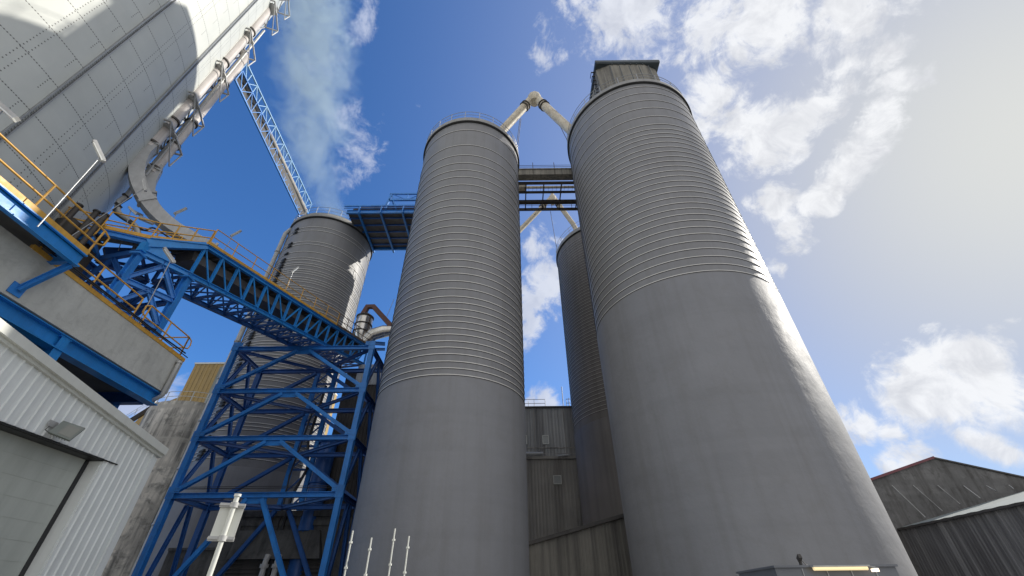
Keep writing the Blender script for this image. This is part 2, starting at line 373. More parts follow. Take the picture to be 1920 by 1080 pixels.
# ------------------------------------------------------------------ Y shaped distribution chutes
def ychute(label, apex, f1, f2, r, guys, zr1, zr2):
    t = thing('distribution_chute', label, 'chute', apex, 'cream chutes above the silos')
    A = Vector(apex)
    b = MB(); b.tube([A+Vector((0,0,-.75)), A+Vector((0,0,-.1)), A+Vector((0,0,.45)), A+Vector((0,0,.8))], [r*1.25, r*1.75, r*1.65, r*1.0], 10)
    b.tube([A+Vector((0,-r*.2,.8)), A+Vector((0,-r*.2,1.0))], r*.8, 10); b.build('head', 'cream', t)
    for s, f in ((-1, f1), (1, f2)):
        f = Vector(f); st = A+Vector((.25*s,0,.25)); b = MB(); d_ = (f-st).normalized(); b.tube([st, lerp(st, f, .5), f-d_*.5, f+Vector((d_.x,d_.y,-3))*.12, Vector((f.x+d_.x*.15, f.y+d_.y*.15, zr1 if s < 0 else zr2))], r, 16); o = b.build('pipe', 'cream', t)
        for q in (.20, .25):
            c0 = lerp(st, f, q); d = (f-st).normalized(); bb = MB(); bb.tube([c0-d*.06, c0+d*.06], r+.14, 16); bb.build('flange', 'darksteel', o)
    for p, q in guys: b = MB(); b.tube([p, q], .035, 5); b.build('guy_rod', 'darksteel', t)
A1 = at(1002, 186, 28.5)
f1 = at(935, 252, 29.2); f2 = at(1078, 252, 27.6)
ychute('cream inverted V chute joining the tops of the slender silo and the head house silo', A1, f1, f2, .52,
       [(at(977,222,28.6), at(969,290,31)), (at(975,222,28.9), at(966,292,32.5)), (at(1045,226,27.9), at(1066,268,28.6))], MZ, RZ)
A2 = at(1036, 374, 40.5)
ychute('cream inverted V chute seen through the walkway, ending on the dark rear silo', A2, at(962,445,40.5), at(1078,425,41.5), .33,
       [(at(1032,396,40), at(1043,462,42)), (at(1005,400,40), at(975,425,41))], MZ, BZ)

# ------------------------------------------------------------------ walkway between the silos (dark)
def ptz(x, y, z): return Vector((x, y, z))
t = thing('silo_walkway', 'dark open grated walkway spanning between the middle silo and the tall silo', 'walkway', (3.5, 32.5, 39.3))
za = 39.6; xa, xb = -3.2, 10.5
for y in (30.4, 31.7, 33.0, 34.3):
    b = MB(); b.ibeam((xa,y,za), (xb,y,za), .18, .34 if y in (30.4, 34.3) else .24, .03); b.build('girder', 'darksteel', t)
b = MB()
for k in range(7): b.bar((xa+.9+k*2.0, 30.45, za+.05), (xa+.9+k*2.0, 34.25, za+.05), .12, .2)
b.build('cross_beam', 'darksteel', t)
b = MB()
for k in range(30): b.bar((xa+.3+k*.45, 31.0, za+.24), (xa+.3+k*.45, 31.75, za+.24), .025, .05)
b.bar((xa,33.4,za+.26),(xb,33.4,za+.26),.7,.03); b.build('grating', 'darksteel', t)
b = MB(); b.box((xa, 29.55, za+.5), (xb, 29.75, za+1.3)); b.box((xa, 29.45, za+1.3), (xb, 30.25, za+1.42)); b.box((xa, 29.5, za+.38), (xb, 30.35, za+.5)); b.build('cable_tray', 'headwall', t)
b = MB()
for h in (.1, .6, 1.1): b.tube([(xa,34.4,za+.2+h),(xb,34.4,za+.2+h)], .025, 5); b.tube([(xa,29.5,za+1.4+h*.55),(xb-3.2,29.5,za+1.4+h*.55),(xb-2,29.5,za+2.2+h*.5)], .025, 5)
for k in range(6): b.bar((xa+.9+k*2.4, 34.4, za), (xa+.9+k*2.4, 34.4, za+1.3), .05); b.bar((xa+.9+k*2.4, 29.5, za+.4), (xa+.9+k*2.4, 29.5, za+2.5), .06)
b.build('guard_rail', 'darksteel', t)
b = MB(); b.tube([(xa+1,32.4,za+.9),(xa+3.5,32.4,za+.9),(xa+4.3,32.3,za+1.6),(xb-1,32.3,za+1.6)], .16, 10); b.build('duct', 'cream', t)
b = MB(); b.box((xa+4.0,31.2,za+.3),(xa+4.9,31.8,za+.9)); b.build('junction_box', 'cream', t)

# ------------------------------------------------------------------ blue bridge between rear silo and hidden one
t = thing('silo_bridge', 'wide blue bridge with ribbed dark underside between the rear and middle silos', 'bridge', (-13.5, 37.5, 39.3))
x0, x1, y0, y1, z0 = -19.6, -7.5, 34.4, 40.6, 39.3
b = MB()
b.box((x0,y0,z0+.3),(x1,y1,z0+.38)); b.build('deck', 'deck', t)
for y in (34.3, 40.7):
    b = MB(); b.ibeam((x0,y,z0+.15),(x1,y,z0+.15),.2,.5,.03); b.build('edge_girder', 'blue', t)
for k in range(4):
    b = MB(); x = x0+1.5+k*2.6; b.bar((x,y0-.3,z0-.12),(x,y1+.5,z0-.12),.2,.28); b.bar((x,y0-.3,z0-.2),(x,y0-.3,z0+1.0),.12,.16,(0,1,0)); b.build('cross_girder', 'blue', t)
b = MB()
for k in range(5): b.bar((x0,y0+.9+k*1.15,z0+.14),(x1,y0+.9+k*1.15,z0+.14),.1,.2)
b.build('stringer', 'bluedark', t)
b = MB(); b.bar((x0-.4,y0-.3,z0+1.0),(x1,y0-.3,z0+1.0),.14,.2); b.bar((x0-.4,y0-.3,z0+.62),(x1,y0-.3,z0+.62),.06,.06); b.build('parapet', 'blue', t)
b = MB(); b.tube([(x0+.4,y0+.6,z0+1.1),(x0+1.3,y0+.6,z0+1.45),(x1,y0+.6,z0+1.45)], .28, 10); b.build('conveyor_tube', 'darksteel', t)
b = MB(); gx0, gx1 = x0+4.6, x1+.5; gz = z0+3.6
for yy in (y0+.1, y0+2.6):
    b.bar((gx0-.25,yy,z0+.9),(gx0+.15,yy,gz),.26,.2,(0,1,0)); b.bar((gx0,yy,gz),(gx1,yy,gz),.16,.2); b.bar((gx0,yy,gz-1.1),(gx1,yy,gz-1.1),.2,.3)
    b.bar((gx0+.2,yy,gz),(gx0+2.2,yy,gz-1.1),.08); b.bar((gx0+2.2,yy,gz-1.1),(gx0+3.9,yy,gz),.08); b.bar((gx0+2.2,yy,gz),(gx0+2.2,yy,gz-1.1),.08)
    b.bar((gx0+.2,yy,gz-.2),(gx0+1.1,yy,z0+.9),.14)
b.bar((gx0,y0,gz),(gx0,y0+2.7,gz),.16,.2)
b.build('portal_frame', 'blue', t)
b = MB(); b.tube([(gx0+2.6,y0+1.2,z0+1.4),(gx0+4.2,y0+1.2,z0+2.9),(gx0+5.5,y0+1.2,z0+4.6)], .3, 10); b.build('spout', 'redbrown', t)

# ------------------------------------------------------------------ white tank
TX, TY, TR = -30.84, 8.55, 10.88; TB, TT = 14.0, 62
t = thing('blending_tank', 'huge white riveted tank with shadowed side in the top left corner', 'tank', (TX, TY, TB))
b = MB(); n = 192; rows = 16; b.uv = []
for i in range(rows+1):
    for k in range(n+1):
        a = 2*PI*k/n; z = TB + (TT-TB)*i/rows; b.v.append((TX+TR*math.cos(a), TY+TR*math.sin(a), z)); b.uv.append((TR*a, z))
for i in range(rows):
    for k in range(n): b.f.append([i*(n+1)+k, i*(n+1)+k+1, (i+1)*(n+1)+k+1, (i+1)*(n+1)+k]); b.mi.append(0); b.smooth.append(True)
b.build('shell', 'tank', t)
b = MB(); b.lathe((TX,TY), [(.01, TB-.05), (TR, TB-.05), (TR+.08, TB-.05), (TR+.08, TB+.12), (TR, TB+.12)], 96); b.build('base_ring', 'darksteel', t); b = MB(); b.lathe((TX,TY), [(TR-.02, TT), (.01, TT+3)], 64); b.build('roof', 'trim', t); b = MB()
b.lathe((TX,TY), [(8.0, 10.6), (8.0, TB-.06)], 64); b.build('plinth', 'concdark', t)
def tank_az(px, py):      # angle on the tank where the ray through (px, py) meets it
    v = ray(px, py); h = math.hypot(v.x, v.y); dx, dy = v.x/h, v.y/h; bb = dx*TX+dy*TY; cc = TX*TX+TY*TY-TR*TR
    s = bb-math.sqrt(max(bb*bb-cc, 0)); return math.atan2(dy*s-TY, dx*s-TX)
def guide(a, w, zlo):
    b = MB(); u = Vector((math.cos(a), math.sin(a), 0)); s = Vector((-u.y, u.x, 0)); c = Vector((TX, TY, 0))+u*(TR+.05)
    for o in (-w/2, w/2): b.bar(c+s*o+Vector((0,0,zlo)), c+s*o+Vector((0,0,TT-1)), .05, .09, tuple(u))
    z = zlo
    while z < 44: b.bar(c+s*(-w/2)+Vector((0,0,z)), c+s*(w/2)+Vector((0,0,z)), .035, .03, tuple(u)); z += .16
    b.build('guide_rail', 'rail', t)
guide(tank_az(160, 130), .16, TB+.2); guide(tank_az(240, 250), .22, TB+.2)
b = MB(); u = R(90-122.5); lp = Vector((TX+math.cos(u)*(TR+.1), TY+math.sin(u)*(TR+.1), 0))

# tank top landing ring with yellow rails under the tank
g1, g2 = atz(0, 352, 17.1), atz(203, 409, 17.1); gd = (g2-g1).normalized(); g0 = g1-gd*9; g0.z = g1.z = g2.z = 16.0; gs = Vector((gd.y, -gd.x, 0))*-1.0
t2 = thing('tank_gallery', 'yellow railed straight walkway with dark stubs at the foot of the white tank', 'walkway', tuple(g2))
b = MB(); b.duct([g0+gs*.55-Vector((0,0,.06)), g2+gs*.55-Vector((0,0,.06))], 1.1, .1, tuple(gs)); b.build('deck', 'deck', t2)
b = MB(); b.duct([g0-gs*.02+Vector((0,0,.02)), g2-gs*.02+Vector((0,0,.02))], .05, .26, tuple(gs)); b.build('kick_plate', 'yellow', t2)
b = MB()
for o_ in (0, 1.1):
    for h_ in (.55, 1.1): b.tube([g0+gs*o_+Vector((0,0,h_)), g2+gs*o_+Vector((0,0,h_))], .035, 6)
    for k in range(10): q = lerp(g2, g0, k/9)+gs*o_; b.tube([q, q+Vector((0,0,1.1))], .035, 6)
b.build('guard_rail', 'yellow', t2)
b = MB(); b.ibeam(g0+gs*.1-Vector((0,0,.3)), g2+gs*.1-Vector((0,0,.3)), .2, .36, .03)
for k in range(5): q = lerp(g2, g0, k/4)-Vector((0,0,.3)); b.bar(q, q+gs*1.6, .16, .2)
b.build('support_beam', 'blue', t2)
for px_, py_ in ((55,362),(108,378),(149,389),(182,401),(198,407)):
    b = MB(); c = atz(px_, py_, 17.15); c -= gs*.12; b.tube([Vector((c.x,c.y,15.2)), c], .12, 10); b.tube([c, c+Vector((0,0,.07))], .16, 10); b.build('support_stub', 'darksteel', t2)

# ------------------------------------------------------------------ conveying pipes up the tank
def pipe_thing(label, px, py, d, r, z0, z1, bend):
    c = at(px, py, d); t = thing('conveying_pipe', label, 'pipe', (c.x, c.y, z0), 'twin conveying pipes on the tank')
    b = MB(); pts = [(c.x, c.y, z0), (c.x, c.y, z1)]
    for q in range(1, 9):
        a = q/8*PI*.5; pts.append((c.x + bend*(1-math.cos(a))*-.75, c.y + bend*(1-math.cos(a))*-.4, z1 + bend*math.sin(a)))
    b.tube(pts, r, 18); b.build('pipe', 'pipewhite', t)
    z = z0+.4
    while z < z1:
        f = MB(); f.tube([(c.x,c.y,z-.07),(c.x,c.y,z+.07)], r+.09, 18); f.build('flange', 'darksteel', t); z += 2.6 if z < 28 else 5.6
    return c
C1 = pipe_thing('larger pale pipe running up the right edge of the white tank', 391, 148, 26.8, .36, 24.2, 44.6, 1.8)
C2 = pipe_thing('outer pale pipe running up beside the larger one on the tank edge', 427, 148, 28.0, .31, 23.6, 38.9, 1.5)
# steel bracket frames holding the pipes
i_ = 0
for z in (26.2, 29.6, *[at(px_, py_, 27.2).z for px_, py_ in ((395,133),(451,72),(501,22))], 49.5):
    t = thing('pipe_bracket', 'angle iron frame holding the twin pipes off the tank, ' + ('lowest', 'second lowest', 'third lowest', 'third highest', 'second highest', 'highest')[i_] + ' of six', 'bracket', (C1.x, C1.y, z), 'pipe brackets'); i_ += 1
    dr = Vector((C2.x-C1.x, C2.y-C1.y, 0)).normalized(); sd = Vector((-dr.y, dr.x, 0)); c0 = Vector((C1.x, C1.y, z))
    w = (Vector((C2.x,C2.y,0))-Vector((C1.x,C1.y,0))).length
    P = [c0-dr*.8-sd*.55, c0+dr*(w+.35)-sd*.55, c0+dr*(w+.35)+sd*.55, c0-dr*.8+sd*.55]
    b = MB()
    for k in range(4): b.bar(P[k], P[(k+1) % 4], .10)
    b.bar(P[0], P[2], .07); b.build('frame', 'galv', t)
    b = MB(); b.bar(P[1], P[1]-Vector((0,0,1.6))-dr*.3, .07); b.bar(P[0], P[1]-Vector((0,0,1.6))-dr*.3, .06); b.bar(P[2], P[2]-Vector((0,0,1.6))-dr*.5, .07); b.bar(P[3]-Vector((0,0,1.7)), P[3], .09); b.bar(P[3]-Vector((0,0,1.7)), P[2], .06); b.build('strut', 'galv', t)
    b = MB(); b.box((c0.x-.55,c0.y-.5,z-.1),(c0.x+.55,c0.y+.5,z-.02)); b.build('cradle', 'galv', t)
# cable ladder between pipe and tank
c = at(369, 148, 26.6); c_ = at(408, 148, 27.6)
t = thing('cable_ladder', 'slim grey cable ladder running up between tank and pipes', 'ladder', (c.x, c.y, 25))
b = MB()
for o in (0, .42): b.bar((c.x-.5+o, c.y+.1, 22.5), (c.x-.5+o, c.y+.1, 49.6), .07)
z = 22.7
while z < 49: b.bar((c.x-.5,c.y+.1,z), (c.x-.08,c.y+.1,z), .04); z += .4
b.build('rails', 'galv', t)
b = MB(); b.bar((c_.x+.1, c_.y+.3, 23), (c_.x+.1, c_.y+.3, 44), .16, .1); b.build('conduit', 'galv', t)

# curved rectangular chutes from the pipes to the inclined bridge
def chute(label, pts, w, h, mat='galv', steps=7, tailr=None):
    P = [Vector(p) for p in pts]; out = []
    for i in range(len(P)-1):
        p0, p1, p2, p3 = P[max(i-1,0)], P[i], P[i+1], P[min(i+2, len(P)-1)]
        for k in range(steps):
            t_ = k/steps; out.append(((2*p1) + (p2-p0)*t_ + (2*p0-5*p1+4*p2-p3)*t_**2 + (-p0+3*p1-3*p2+p3)*t_**3)*.5)
    out.append(P[-1]); t = thing('air_slide_duct', label, 'duct', P[-1], 'ducts leaving the tank')
    b = MB(); b.duct(out, w, h, (.6, -.8, 0)); o = b.build('casing', mat, t)
    for q in (0, len(out)//2, len(out)-1):
        d = (out[min(q+1,len(out)-1)]-out[max(q-1,0)]).normalized(); b = MB(); b.duct([out[q]-d*.06, out[q]+d*.06], w+.14, h+.14, (.6, -.8, 0)); b.build('flange', mat, t)
    return out
o1 = chute('broad grey curved duct sweeping from the tank pipe down to the blue bridge',
      [Vector((C1.x, C1.y, 24.5)), at(266, 290, 26.7), at(256, 322, 26.6), at(264, 357, 26.5), at(287, 394, 26.4), at(322, 426, 26.3), at(362, 450, 26.2), at(398, 470, 26.1)], .6, .72)
o2 = chute('inner narrower grey curved duct behind the broad one',
      [Vector((C2.x, C2.y, 23.9)), at(295, 315, 28.0), at(281, 345, 28.0), at(283, 378, 28), at(302, 405, 28), at(335, 436, 27.8)], .56, .56)

# ------------------------------------------------------------------ high lattice gallery from tank to the rear silo
t = thing('lattice_gallery', 'pale blue lattice gallery hanging from the tank to the rear silo top', 'gallery', (-25, 27, 40))
Ga, Gb = at(441, 150, 31.0), at(561, 402, 44.0); Gc, Gd = at(450, 134, 31.9), at(577, 400, 45.2)
zt = 1.7
ga = [Ga, Gb]; gb = [Gc, Gd]
b = MB(); b.add([Ga+Vector((0,0,-.0)), Gb, Gd, Gc, Ga+Vector((0,0,.08)), Gb+Vector((0,0,.08)), Gd+Vector((0,0,.08)), Gc+Vector((0,0,.08))], [(0,1,2,3),(4,5,6,7),(0,1,5,4),(2,3,7,6)]); b.build('floor_plate', 'clad_dark', t)
K = 16
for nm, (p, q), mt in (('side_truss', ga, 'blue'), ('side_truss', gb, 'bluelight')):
    b = MB(); U = Vector((0,0,zt)); b.bar(p, q, .14, .16); b.bar(p+U, q+U, .14, .14)
    for k in range(K+1):
        b.bar(lerp(p,q,k/K), lerp(p,q,k/K)+U, .07)
        if k < K: (b.bar(lerp(p,q,k/K), lerp(p,q,(k+1)/K)+U, .07) if k % 2 else b.bar(lerp(p,q,k/K)+U, lerp(p,q,(k+1)/K), .07))
    b.build(nm, mt, t)
b = MB()
for k in range(K+1):
    b.bar(lerp(Ga,Gb,k/K)-Vector((0,0,.06)), lerp(Gc,Gd,k/K)-Vector((0,0,.06)), .09, .1)
    if k < K: b.bar(lerp(Ga,Gb,(k+(k%2))/K)-Vector((0,0,.06)), lerp(Gc,Gd,(k+1-(k%2))/K)-Vector((0,0,.06)), .07, .08)
b.build('floor_bracing', 'darksteel', t)
b = MB(); b.tube([lerp(Ga,Gc,.5)+Vector((0,0,.6)), lerp(Gb,Gd,.5)+Vector((0,0,.6))], .3, 10); b.build('conveyor_tube', 'clad', t)
b = MB(); b.bar(Gb+Vector((0,0,-.2)), Vector((LX-2.5, LY-3.6, LZ+.4)), .2); b.bar(Gd, Vector((LX-1.5, LY-4.0, LZ+.4)), .2); b.build('seat_bracket', 'blue', t)

# ------------------------------------------------------------------ inclined blue bridge
P0 = at(355, 516, 24.0); dir_ = Vector((math.sin(R(12))*math.cos(R(12.2)), math.cos(R(12))*math.cos(R(12.2)), math.sin(R(12.2))))
def on_bridge(px, py):    # point of the bridge's near vertical plane on the ray
    v = ray(px, py); n = Vector((math.cos(R(12)), -math.sin(R(12)), 0)); k = P0.dot(n)/v.dot(n); q = v*k; q.z += EYE; return q
def onb(px, py):
    v = ray(px, py); n = Vector((math.cos(R(12)), -math.sin(R(12)), 0)); k = (P0-Vector((0,0,EYE))).dot(n)/v.dot(n); return v*k+Vector((0,0,EYE))
B0, B1 = P0, onb(682, 684)
T0, T1 = onb(390, 465), onb(722, 657)
side = Vector((-math.cos(R(12)), math.sin(R(12)), 0)); WB = 2.3
# sane parallel chords
LB = (B1-B0).length; H0, H1 = (onb(390,465)-P0).z, 1.75
t = thing('conveyor_bridge', 'long blue truss bridge with yellow handrails sloping up to the middle silo', 'bridge', tuple(P0))
NP = 15
def bot(k, o=0): return lerp(B0, B1, k/NP) + side*o
def top(k, o=0): return bot(k, o) + Vector((0,0,H0+(H1-H0)*k/NP))
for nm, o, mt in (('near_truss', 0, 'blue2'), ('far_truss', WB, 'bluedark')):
    b = MB(); b.ibeam(bot(0,o), bot(NP,o), .22, .26, .03); b.ibeam(top(0,o), top(NP,o), .22, .24, .03)
    for k in range(NP+1):
        b.ibeam(bot(k,o), top(k,o), .13, .13, .02, (1,0,0))
        if k < NP:
            if k < 6: b.bar(top(k,o), bot(k+1,o), .06, .07)
            else: b.bar(bot(k,o), top(k+1,o), .07, .09)
    b.build(nm, mt, t)
b = MB()
for k in range(NP+1):
    b.bar(bot(k), bot(k,WB), .12, .14)
    if k < NP: b.bar(bot(k), bot(k+1,WB), .07, .07); b.bar(bot(k,WB), bot(k+1), .07, .07)
b.build('bottom_bracing', 'bluedark', t)
b = MB(); dz = Vector((0,0,.14))
b.duct([top(0,WB/2)+dz, top(NP,WB/2)+dz], WB+.15, .06, tuple(side)); 
for k in range(NP+1): b.bar(top(k,.1)-Vector((0,0,.05)), top(k,WB-.1)-Vector((0,0,.05)), .1, .16)
b.build('deck', 'deck', t)
b = MB(); b.duct([bot(0,WB/2)+Vector((0,0,H0-.55)), bot(NP,WB/2)+Vector((0,0,H1-.5))], 1.2, .55, tuple(side)); b.build('conveyor_casing', 'deck', t)
for o, nm in ((-.12, 'near_kick_plate'), (WB+.12, 'far_kick_plate')):
    b = MB(); b.duct([top(0,o)+Vector((0,0,.24)), top(10.5,o)+Vector((0,0,.24))], .03, .17, tuple(side)); b.build('kick_plate', 'yellow', t)
    b = MB(); b.duct([top(10.5,o)+Vector((0,0,.24)), top(NP,o)+Vector((0,0,.24))], .03, .17, tuple(side)); b.build('kick_plate', 'rustrail', t, label='rusty brown kick plate near the silo end')
def railing(b, P, h=1.1, r=.03, step=1.3, mids=(.55,), posts=True):
    P = [Vector(p) for p in P]
    for hh in (h, *[h*m_ if m_ <= 1 else m_ for m_ in mids]): b.tube([p+Vector((0,0,hh)) for p in P], r, 6)
    if posts:
        for i in range(len(P)-1):
            n = max(1, round((P[i+1]-P[i]).length/step))
            for k in range(n+1 if i == len(P)-2 else n): q = lerp(P[i], P[i+1], k/n); b.tube([q, q+Vector((0,0,h))], r*1.1, 6)
for o in (-.12, WB+.12):
    b = MB(); railing(b, [top(0,o)+dz, top(10.5,o)+dz], 1.15, .028, 1.45, (.5,)); b.build('guard_rail', 'yellow', t)
    b = MB(); railing(b, [top(10.6,o)+dz, top(NP,o)+dz], 1.15, .028, 1.45, (.5,)); b.build('guard_rail', 'rustrail', t, label='brown weathered rail near the silo end')
b = MB(); sp = o1[-1]; b.tube([sp, top(.8,WB-.5)+Vector((0,0,.7)), top(4.5,WB-.5)+Vector((0,0,.55)), top(NP,WB-.5)+Vector((0,0,.5))], .27, 14); b.build('conveying_pipe', 'galv', t)
b = MB(); b.duct([top(3,WB-.2)+Vector((0,0,.62)), top(9,WB-.2)+Vector((0,0,.5))], .05, .35, tuple(side)); b.build('cable_tray', 'galv', t)
# gathered end of the bridge: level landing to the second leg of its trestle
E0 = at(264, 472, 0.1); v = ray(264, 472); kk = (P0.z-EYE)/v.z; E0 = Vector((v.x*kk, v.y*kk, P0.z))
E1 = E0 + Vector((0,0,.55))
b = MB(); b.ibeam(E0, B0, .24, .30, .03); b.bar(E1, top(0), .24, .42); b.bar(E1+Vector((0,0,.3)), top(0)+Vector((0,0,.06)), .36, .05); b.bar(E0, E1, .3)
b.prof(E0+Vector((0,0,.1)), E0+Vector((.02,.01,.1)), [(0,0),(.1,0),(.1,.1),(0,.1)])
q0, q1, q2 = E0+Vector((0,0,.1)), E1, lerp(E1, top(0), .35); n_ = Vector((.04,.01,0))
b.add([q0, lerp(E0,B0,.55)+Vector((0,0,.1)), lerp(E1,top(0),.3), q1, q0+n_, lerp(E0,B0,.55)+Vector((0,0,.1))+n_, lerp(E1,top(0),.3)+n_, q1+n_], [(0,1,2,3),(7,6,5,4),(0,1,5,4),(1,2,6,5),(2,3,7,6)])
b.build('end_gusset_frame', 'blue2', t)
b = MB(); b.ibeam(E0+side*2.6, B0+side*2.6, .24, .3, .03); b.bar(E0, E0+side*2.6, .2, .3); b.bar(lerp(E0,B0,.5), lerp(E0,B0,.5)+side*2.6, .2, .26); b.bar(E1+side*2.6, top(0)+side*2.6, .24, .4); b.bar(E0, B0+side*2.6, .12, .12); b.bar(B0, E0+side*2.6, .12, .12); b.build('end_frame', 'bluedark', t)

# landing between tank gallery and bridge
LZ0 = E1.z+.32
ld = thing('landing', 'small yellow railed landing joining the tank gallery to the blue bridge', 'platform', tuple(E1+side*1.2))
b = MB(); La, Lb_ = E1+Vector((0,0,.34)), top(0)+Vector((0,0,.1)); Lc = La + Vector((-1.9,-.8,0)); 
b.add([La, Lb_, Lb_+side*2.2, Lc+side*2.2, Lc, La-Vector((0,0,.07)), Lb_-Vector((0,0,.07)), Lb_+side*2.2-Vector((0,0,.07)), Lc+side*2.2-Vector((0,0,.07)), Lc-Vector((0,0,.07))], [(0,1,2,3,4),(9,8,7,6,5),(0,1,6,5),(4,0,5,9),(3,4,9,8),(2,3,8,7)])
b.build('deck', 'deck', ld)
b = MB(); railing(b, [Lc, La, Lb_], 1.1, .035, 1.0, (.5,)); railing(b, [Lc+side*2.2, Lb_+side*2.2], 1.1, .035, 1.1, (.5,)); b.build('guard_rail', 'yellow', ld)
b = MB(); b.bar(Lc+Vector((0,0,.1)), La+Vector((0,0,.1)), .03, .2); b.bar(La+Vector((0,0,.1)), Lb_+Vector((0,0,.1)), .03, .2); b.build('kick_plate', 'yellow', ld)
b = MB(); b.ibeam(Lc-Vector((0,0,.25)), La-Vector((0,0,.25)), .2, .3, .03); b.ibeam(Lc-Vector((0,0,.25)), Lc+side*2.2-Vector((0,0,.25)), .2, .3, .03)
b.build('edge_beam', 'blue', ld)
b = MB(); hx = Lc+side*.8+Vector((-.4,-.2,-1.5)); b.box(tuple(hx-Vector((.9,.9,1.1))), tuple(hx+Vector((.9,.9,1.2)))); b.build('hopper_casing', 'darksteel', ld)

# trestle under the low end of the bridge (stands on the concrete deck)
t = thing('bridge_trestle', 'braced blue steel trestle under the tank end of the bridge', 'trestle', (B0.x, B0.y, 10.7))
S2 = side*3.0
A, Bq = Vector((B0.x, B0.y, 0)), Vector((E0.x, E0.y, 0)); legs = [A, Bq, A+S2, Bq+S2]
zt_ = P0.z-.15; zb_ = 10.7
for i, l in enumerate(legs):
    b = MB(); zlow = 0 if i == 0 else zb_-.02
    b.ibeam(l+Vector((0,0,zlow)), l+Vector((0,0,zt_)), .3, .3, .03, (1,0,0)); b.box((l.x-.25,l.y-.25,zt_-.12),(l.x+.25,l.y+.25,zt_-.02)); b.build('leg', 'blue' if i < 2 else 'bluedark', t)
lv = [zb_+.3, (zb_+zt_)/2+.35, zt_-1.9+.3]
lv = [zb_+.2, zb_+1.75, zb_+3.3]
b = MB(); d_ = MB()
for z in lv[1:]:
    Z = Vector((0,0,z)); b.ibeam(A+Z, Bq+Z, .2, .26, .025); d_.ibeam(A+S2+Z, Bq+S2+Z, .2, .26, .025); d_.ibeam(A+Z, A+S2+Z, .2, .26, .025); d_.ibeam(Bq+Z, Bq+S2+Z, .2, .26, .025)
for z0_, z1_ in ((lv[0], lv[1]), (lv[1], lv[2]), (lv[2], zt_)):
    Z0, Z1 = Vector((0,0,z0_)), Vector((0,0,z1_)); mid = lerp(A, Bq, .5)
    b.ibeam(mid+Z1, A+Z0, .2, .2, .02); b.ibeam(mid+Z1, Bq+Z0, .2, .2, .02)
    for u_, w_ in ((A, A+S2), (Bq, Bq+S2)): mm_ = lerp(u_, w_, .5); d_.ibeam(mm_+Z1, u_+Z0, .18, .18, .02); d_.ibeam(mm_+Z1, w_+Z0, .18, .18, .02)
    d_.ibeam(A+S2+Z0, Bq+S2+Z1, .16, .16, .02)
b.build('near_bracing', 'blue', t); d_.build('rear_bracing', 'bluedark', t)

# ------------------------------------------------------------------ big blue trestle tower
t = thing('trestle_tower', 'tall blue braced steel tower standing in front of the silos', 'tower', (-15.7, 30, 0))
YF, YR_ = 28.0, 31.8; xl, xr = -20.9, -10.62; lev = [17.6, 14.2, 10.88, 7.45, 0]
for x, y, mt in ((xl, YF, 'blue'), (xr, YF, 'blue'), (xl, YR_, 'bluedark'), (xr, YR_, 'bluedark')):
    b = MB(); b.ibeam((x,y,0), (x,y,17.6), .34, .34, .04, (0,1,0))
    for z in lev[:4]: b.box((x-.24,y-.19,z-.35),(x+.24,y-.175,z+.35)) if y == YF else None
    b.box((x-.4,y-.4,0),(x+.4,y+.4,.04)); b.build('leg', mt, t)
for z in lev[:4]:
    b = MB(); b.ibeam((xl,YF,z-.15), (xr,YF,z-.15), .26, .30, .03); b.box((-16.5,YF-.02,z-.62),(-15.0,YF+.02,z-.3)); b.build('front_beam', 'blue', t)
    b = MB(); b.ibeam((xl,YR_,z-.15), (xr,YR_,z-.15), .26, .30, .03); b.build('rear_beam', 'bluedark', t)
    for x in (xl, xr): b = MB(); b.ibeam((x,YF+.17,z-.15), (x,YR_-.17,z-.15), .26, .30, .03); b.build('side_beam', 'bluedark', t)
for i in range(4):
    zt2, zb2 = lev[i]-.35, lev[i+1]+.12
    for y, mt in ((YF, 'blue'), (YR_, 'bluedark')):
        for s in (-1, 1):
            b = MB(); x = xl if s < 0 else xr; mxx = -15.75+.45*s
            b.ibeam((mxx, y, zt2), (x-.15*s, y, zb2), .24, .24, .03, (0,1,0)); b.build('brace', mt, t)
    for x in (xl, xr):
        b = MB(); ym = (YF+YR_)/2
        b.ibeam((x, ym-.2, zt2), (x, YF+.2, zb2), .2, .2, .025, (1,0,0)); b.ibeam((x, ym+.2, zt2), (x, YR_-.2, zb2), .2, .2, .025, (1,0,0)); b.build('side_brace', 'bluedark', t)
    # plan bracing
    b = MB(); z = lev[i]-.2; b.ibeam((xl+.2,YF+.2,z), (-15.75,YR_-.2,z), .2, .2, .025); b.ibeam((xr-.2,YF+.2,z), (-15.75,YR_-.2,z), .2, .2, .025)
    b.build('plan_brace', 'bluedark', t)
b = MB(); b.bar((xl+.3, YF+.25, 7.75), (xr-.3, YF+.25, 7.75), .04); b.bar((xl+.3, YF+.25, 7.85), (xr-.3, YF+.25, 7.85), .03); b.build('cable', 'black', t)
for z in lev[:4]:
    for x, s_ in ((xl, 1), (xr, -1)):
        b = MB(); b.prism([(x-.17*s_, YF-.205), (x+.5*s_, YF-.205), (x+.5*s_, YF-.19), (x-.17*s_, YF-.19)], z-.02, z+.3); b.build('gusset_plate', 'blue', t)
        b = MB()
        for k in range(6): b.box((x+s_*(.22+.1*(k % 3))-.012, YF-.23, z+.05+.14*(k//3)), (x+s_*(.22+.1*(k % 3))+.012, YF-.205, z+.075+.14*(k//3)))
        b.build('bolt', 'darksteel', t)
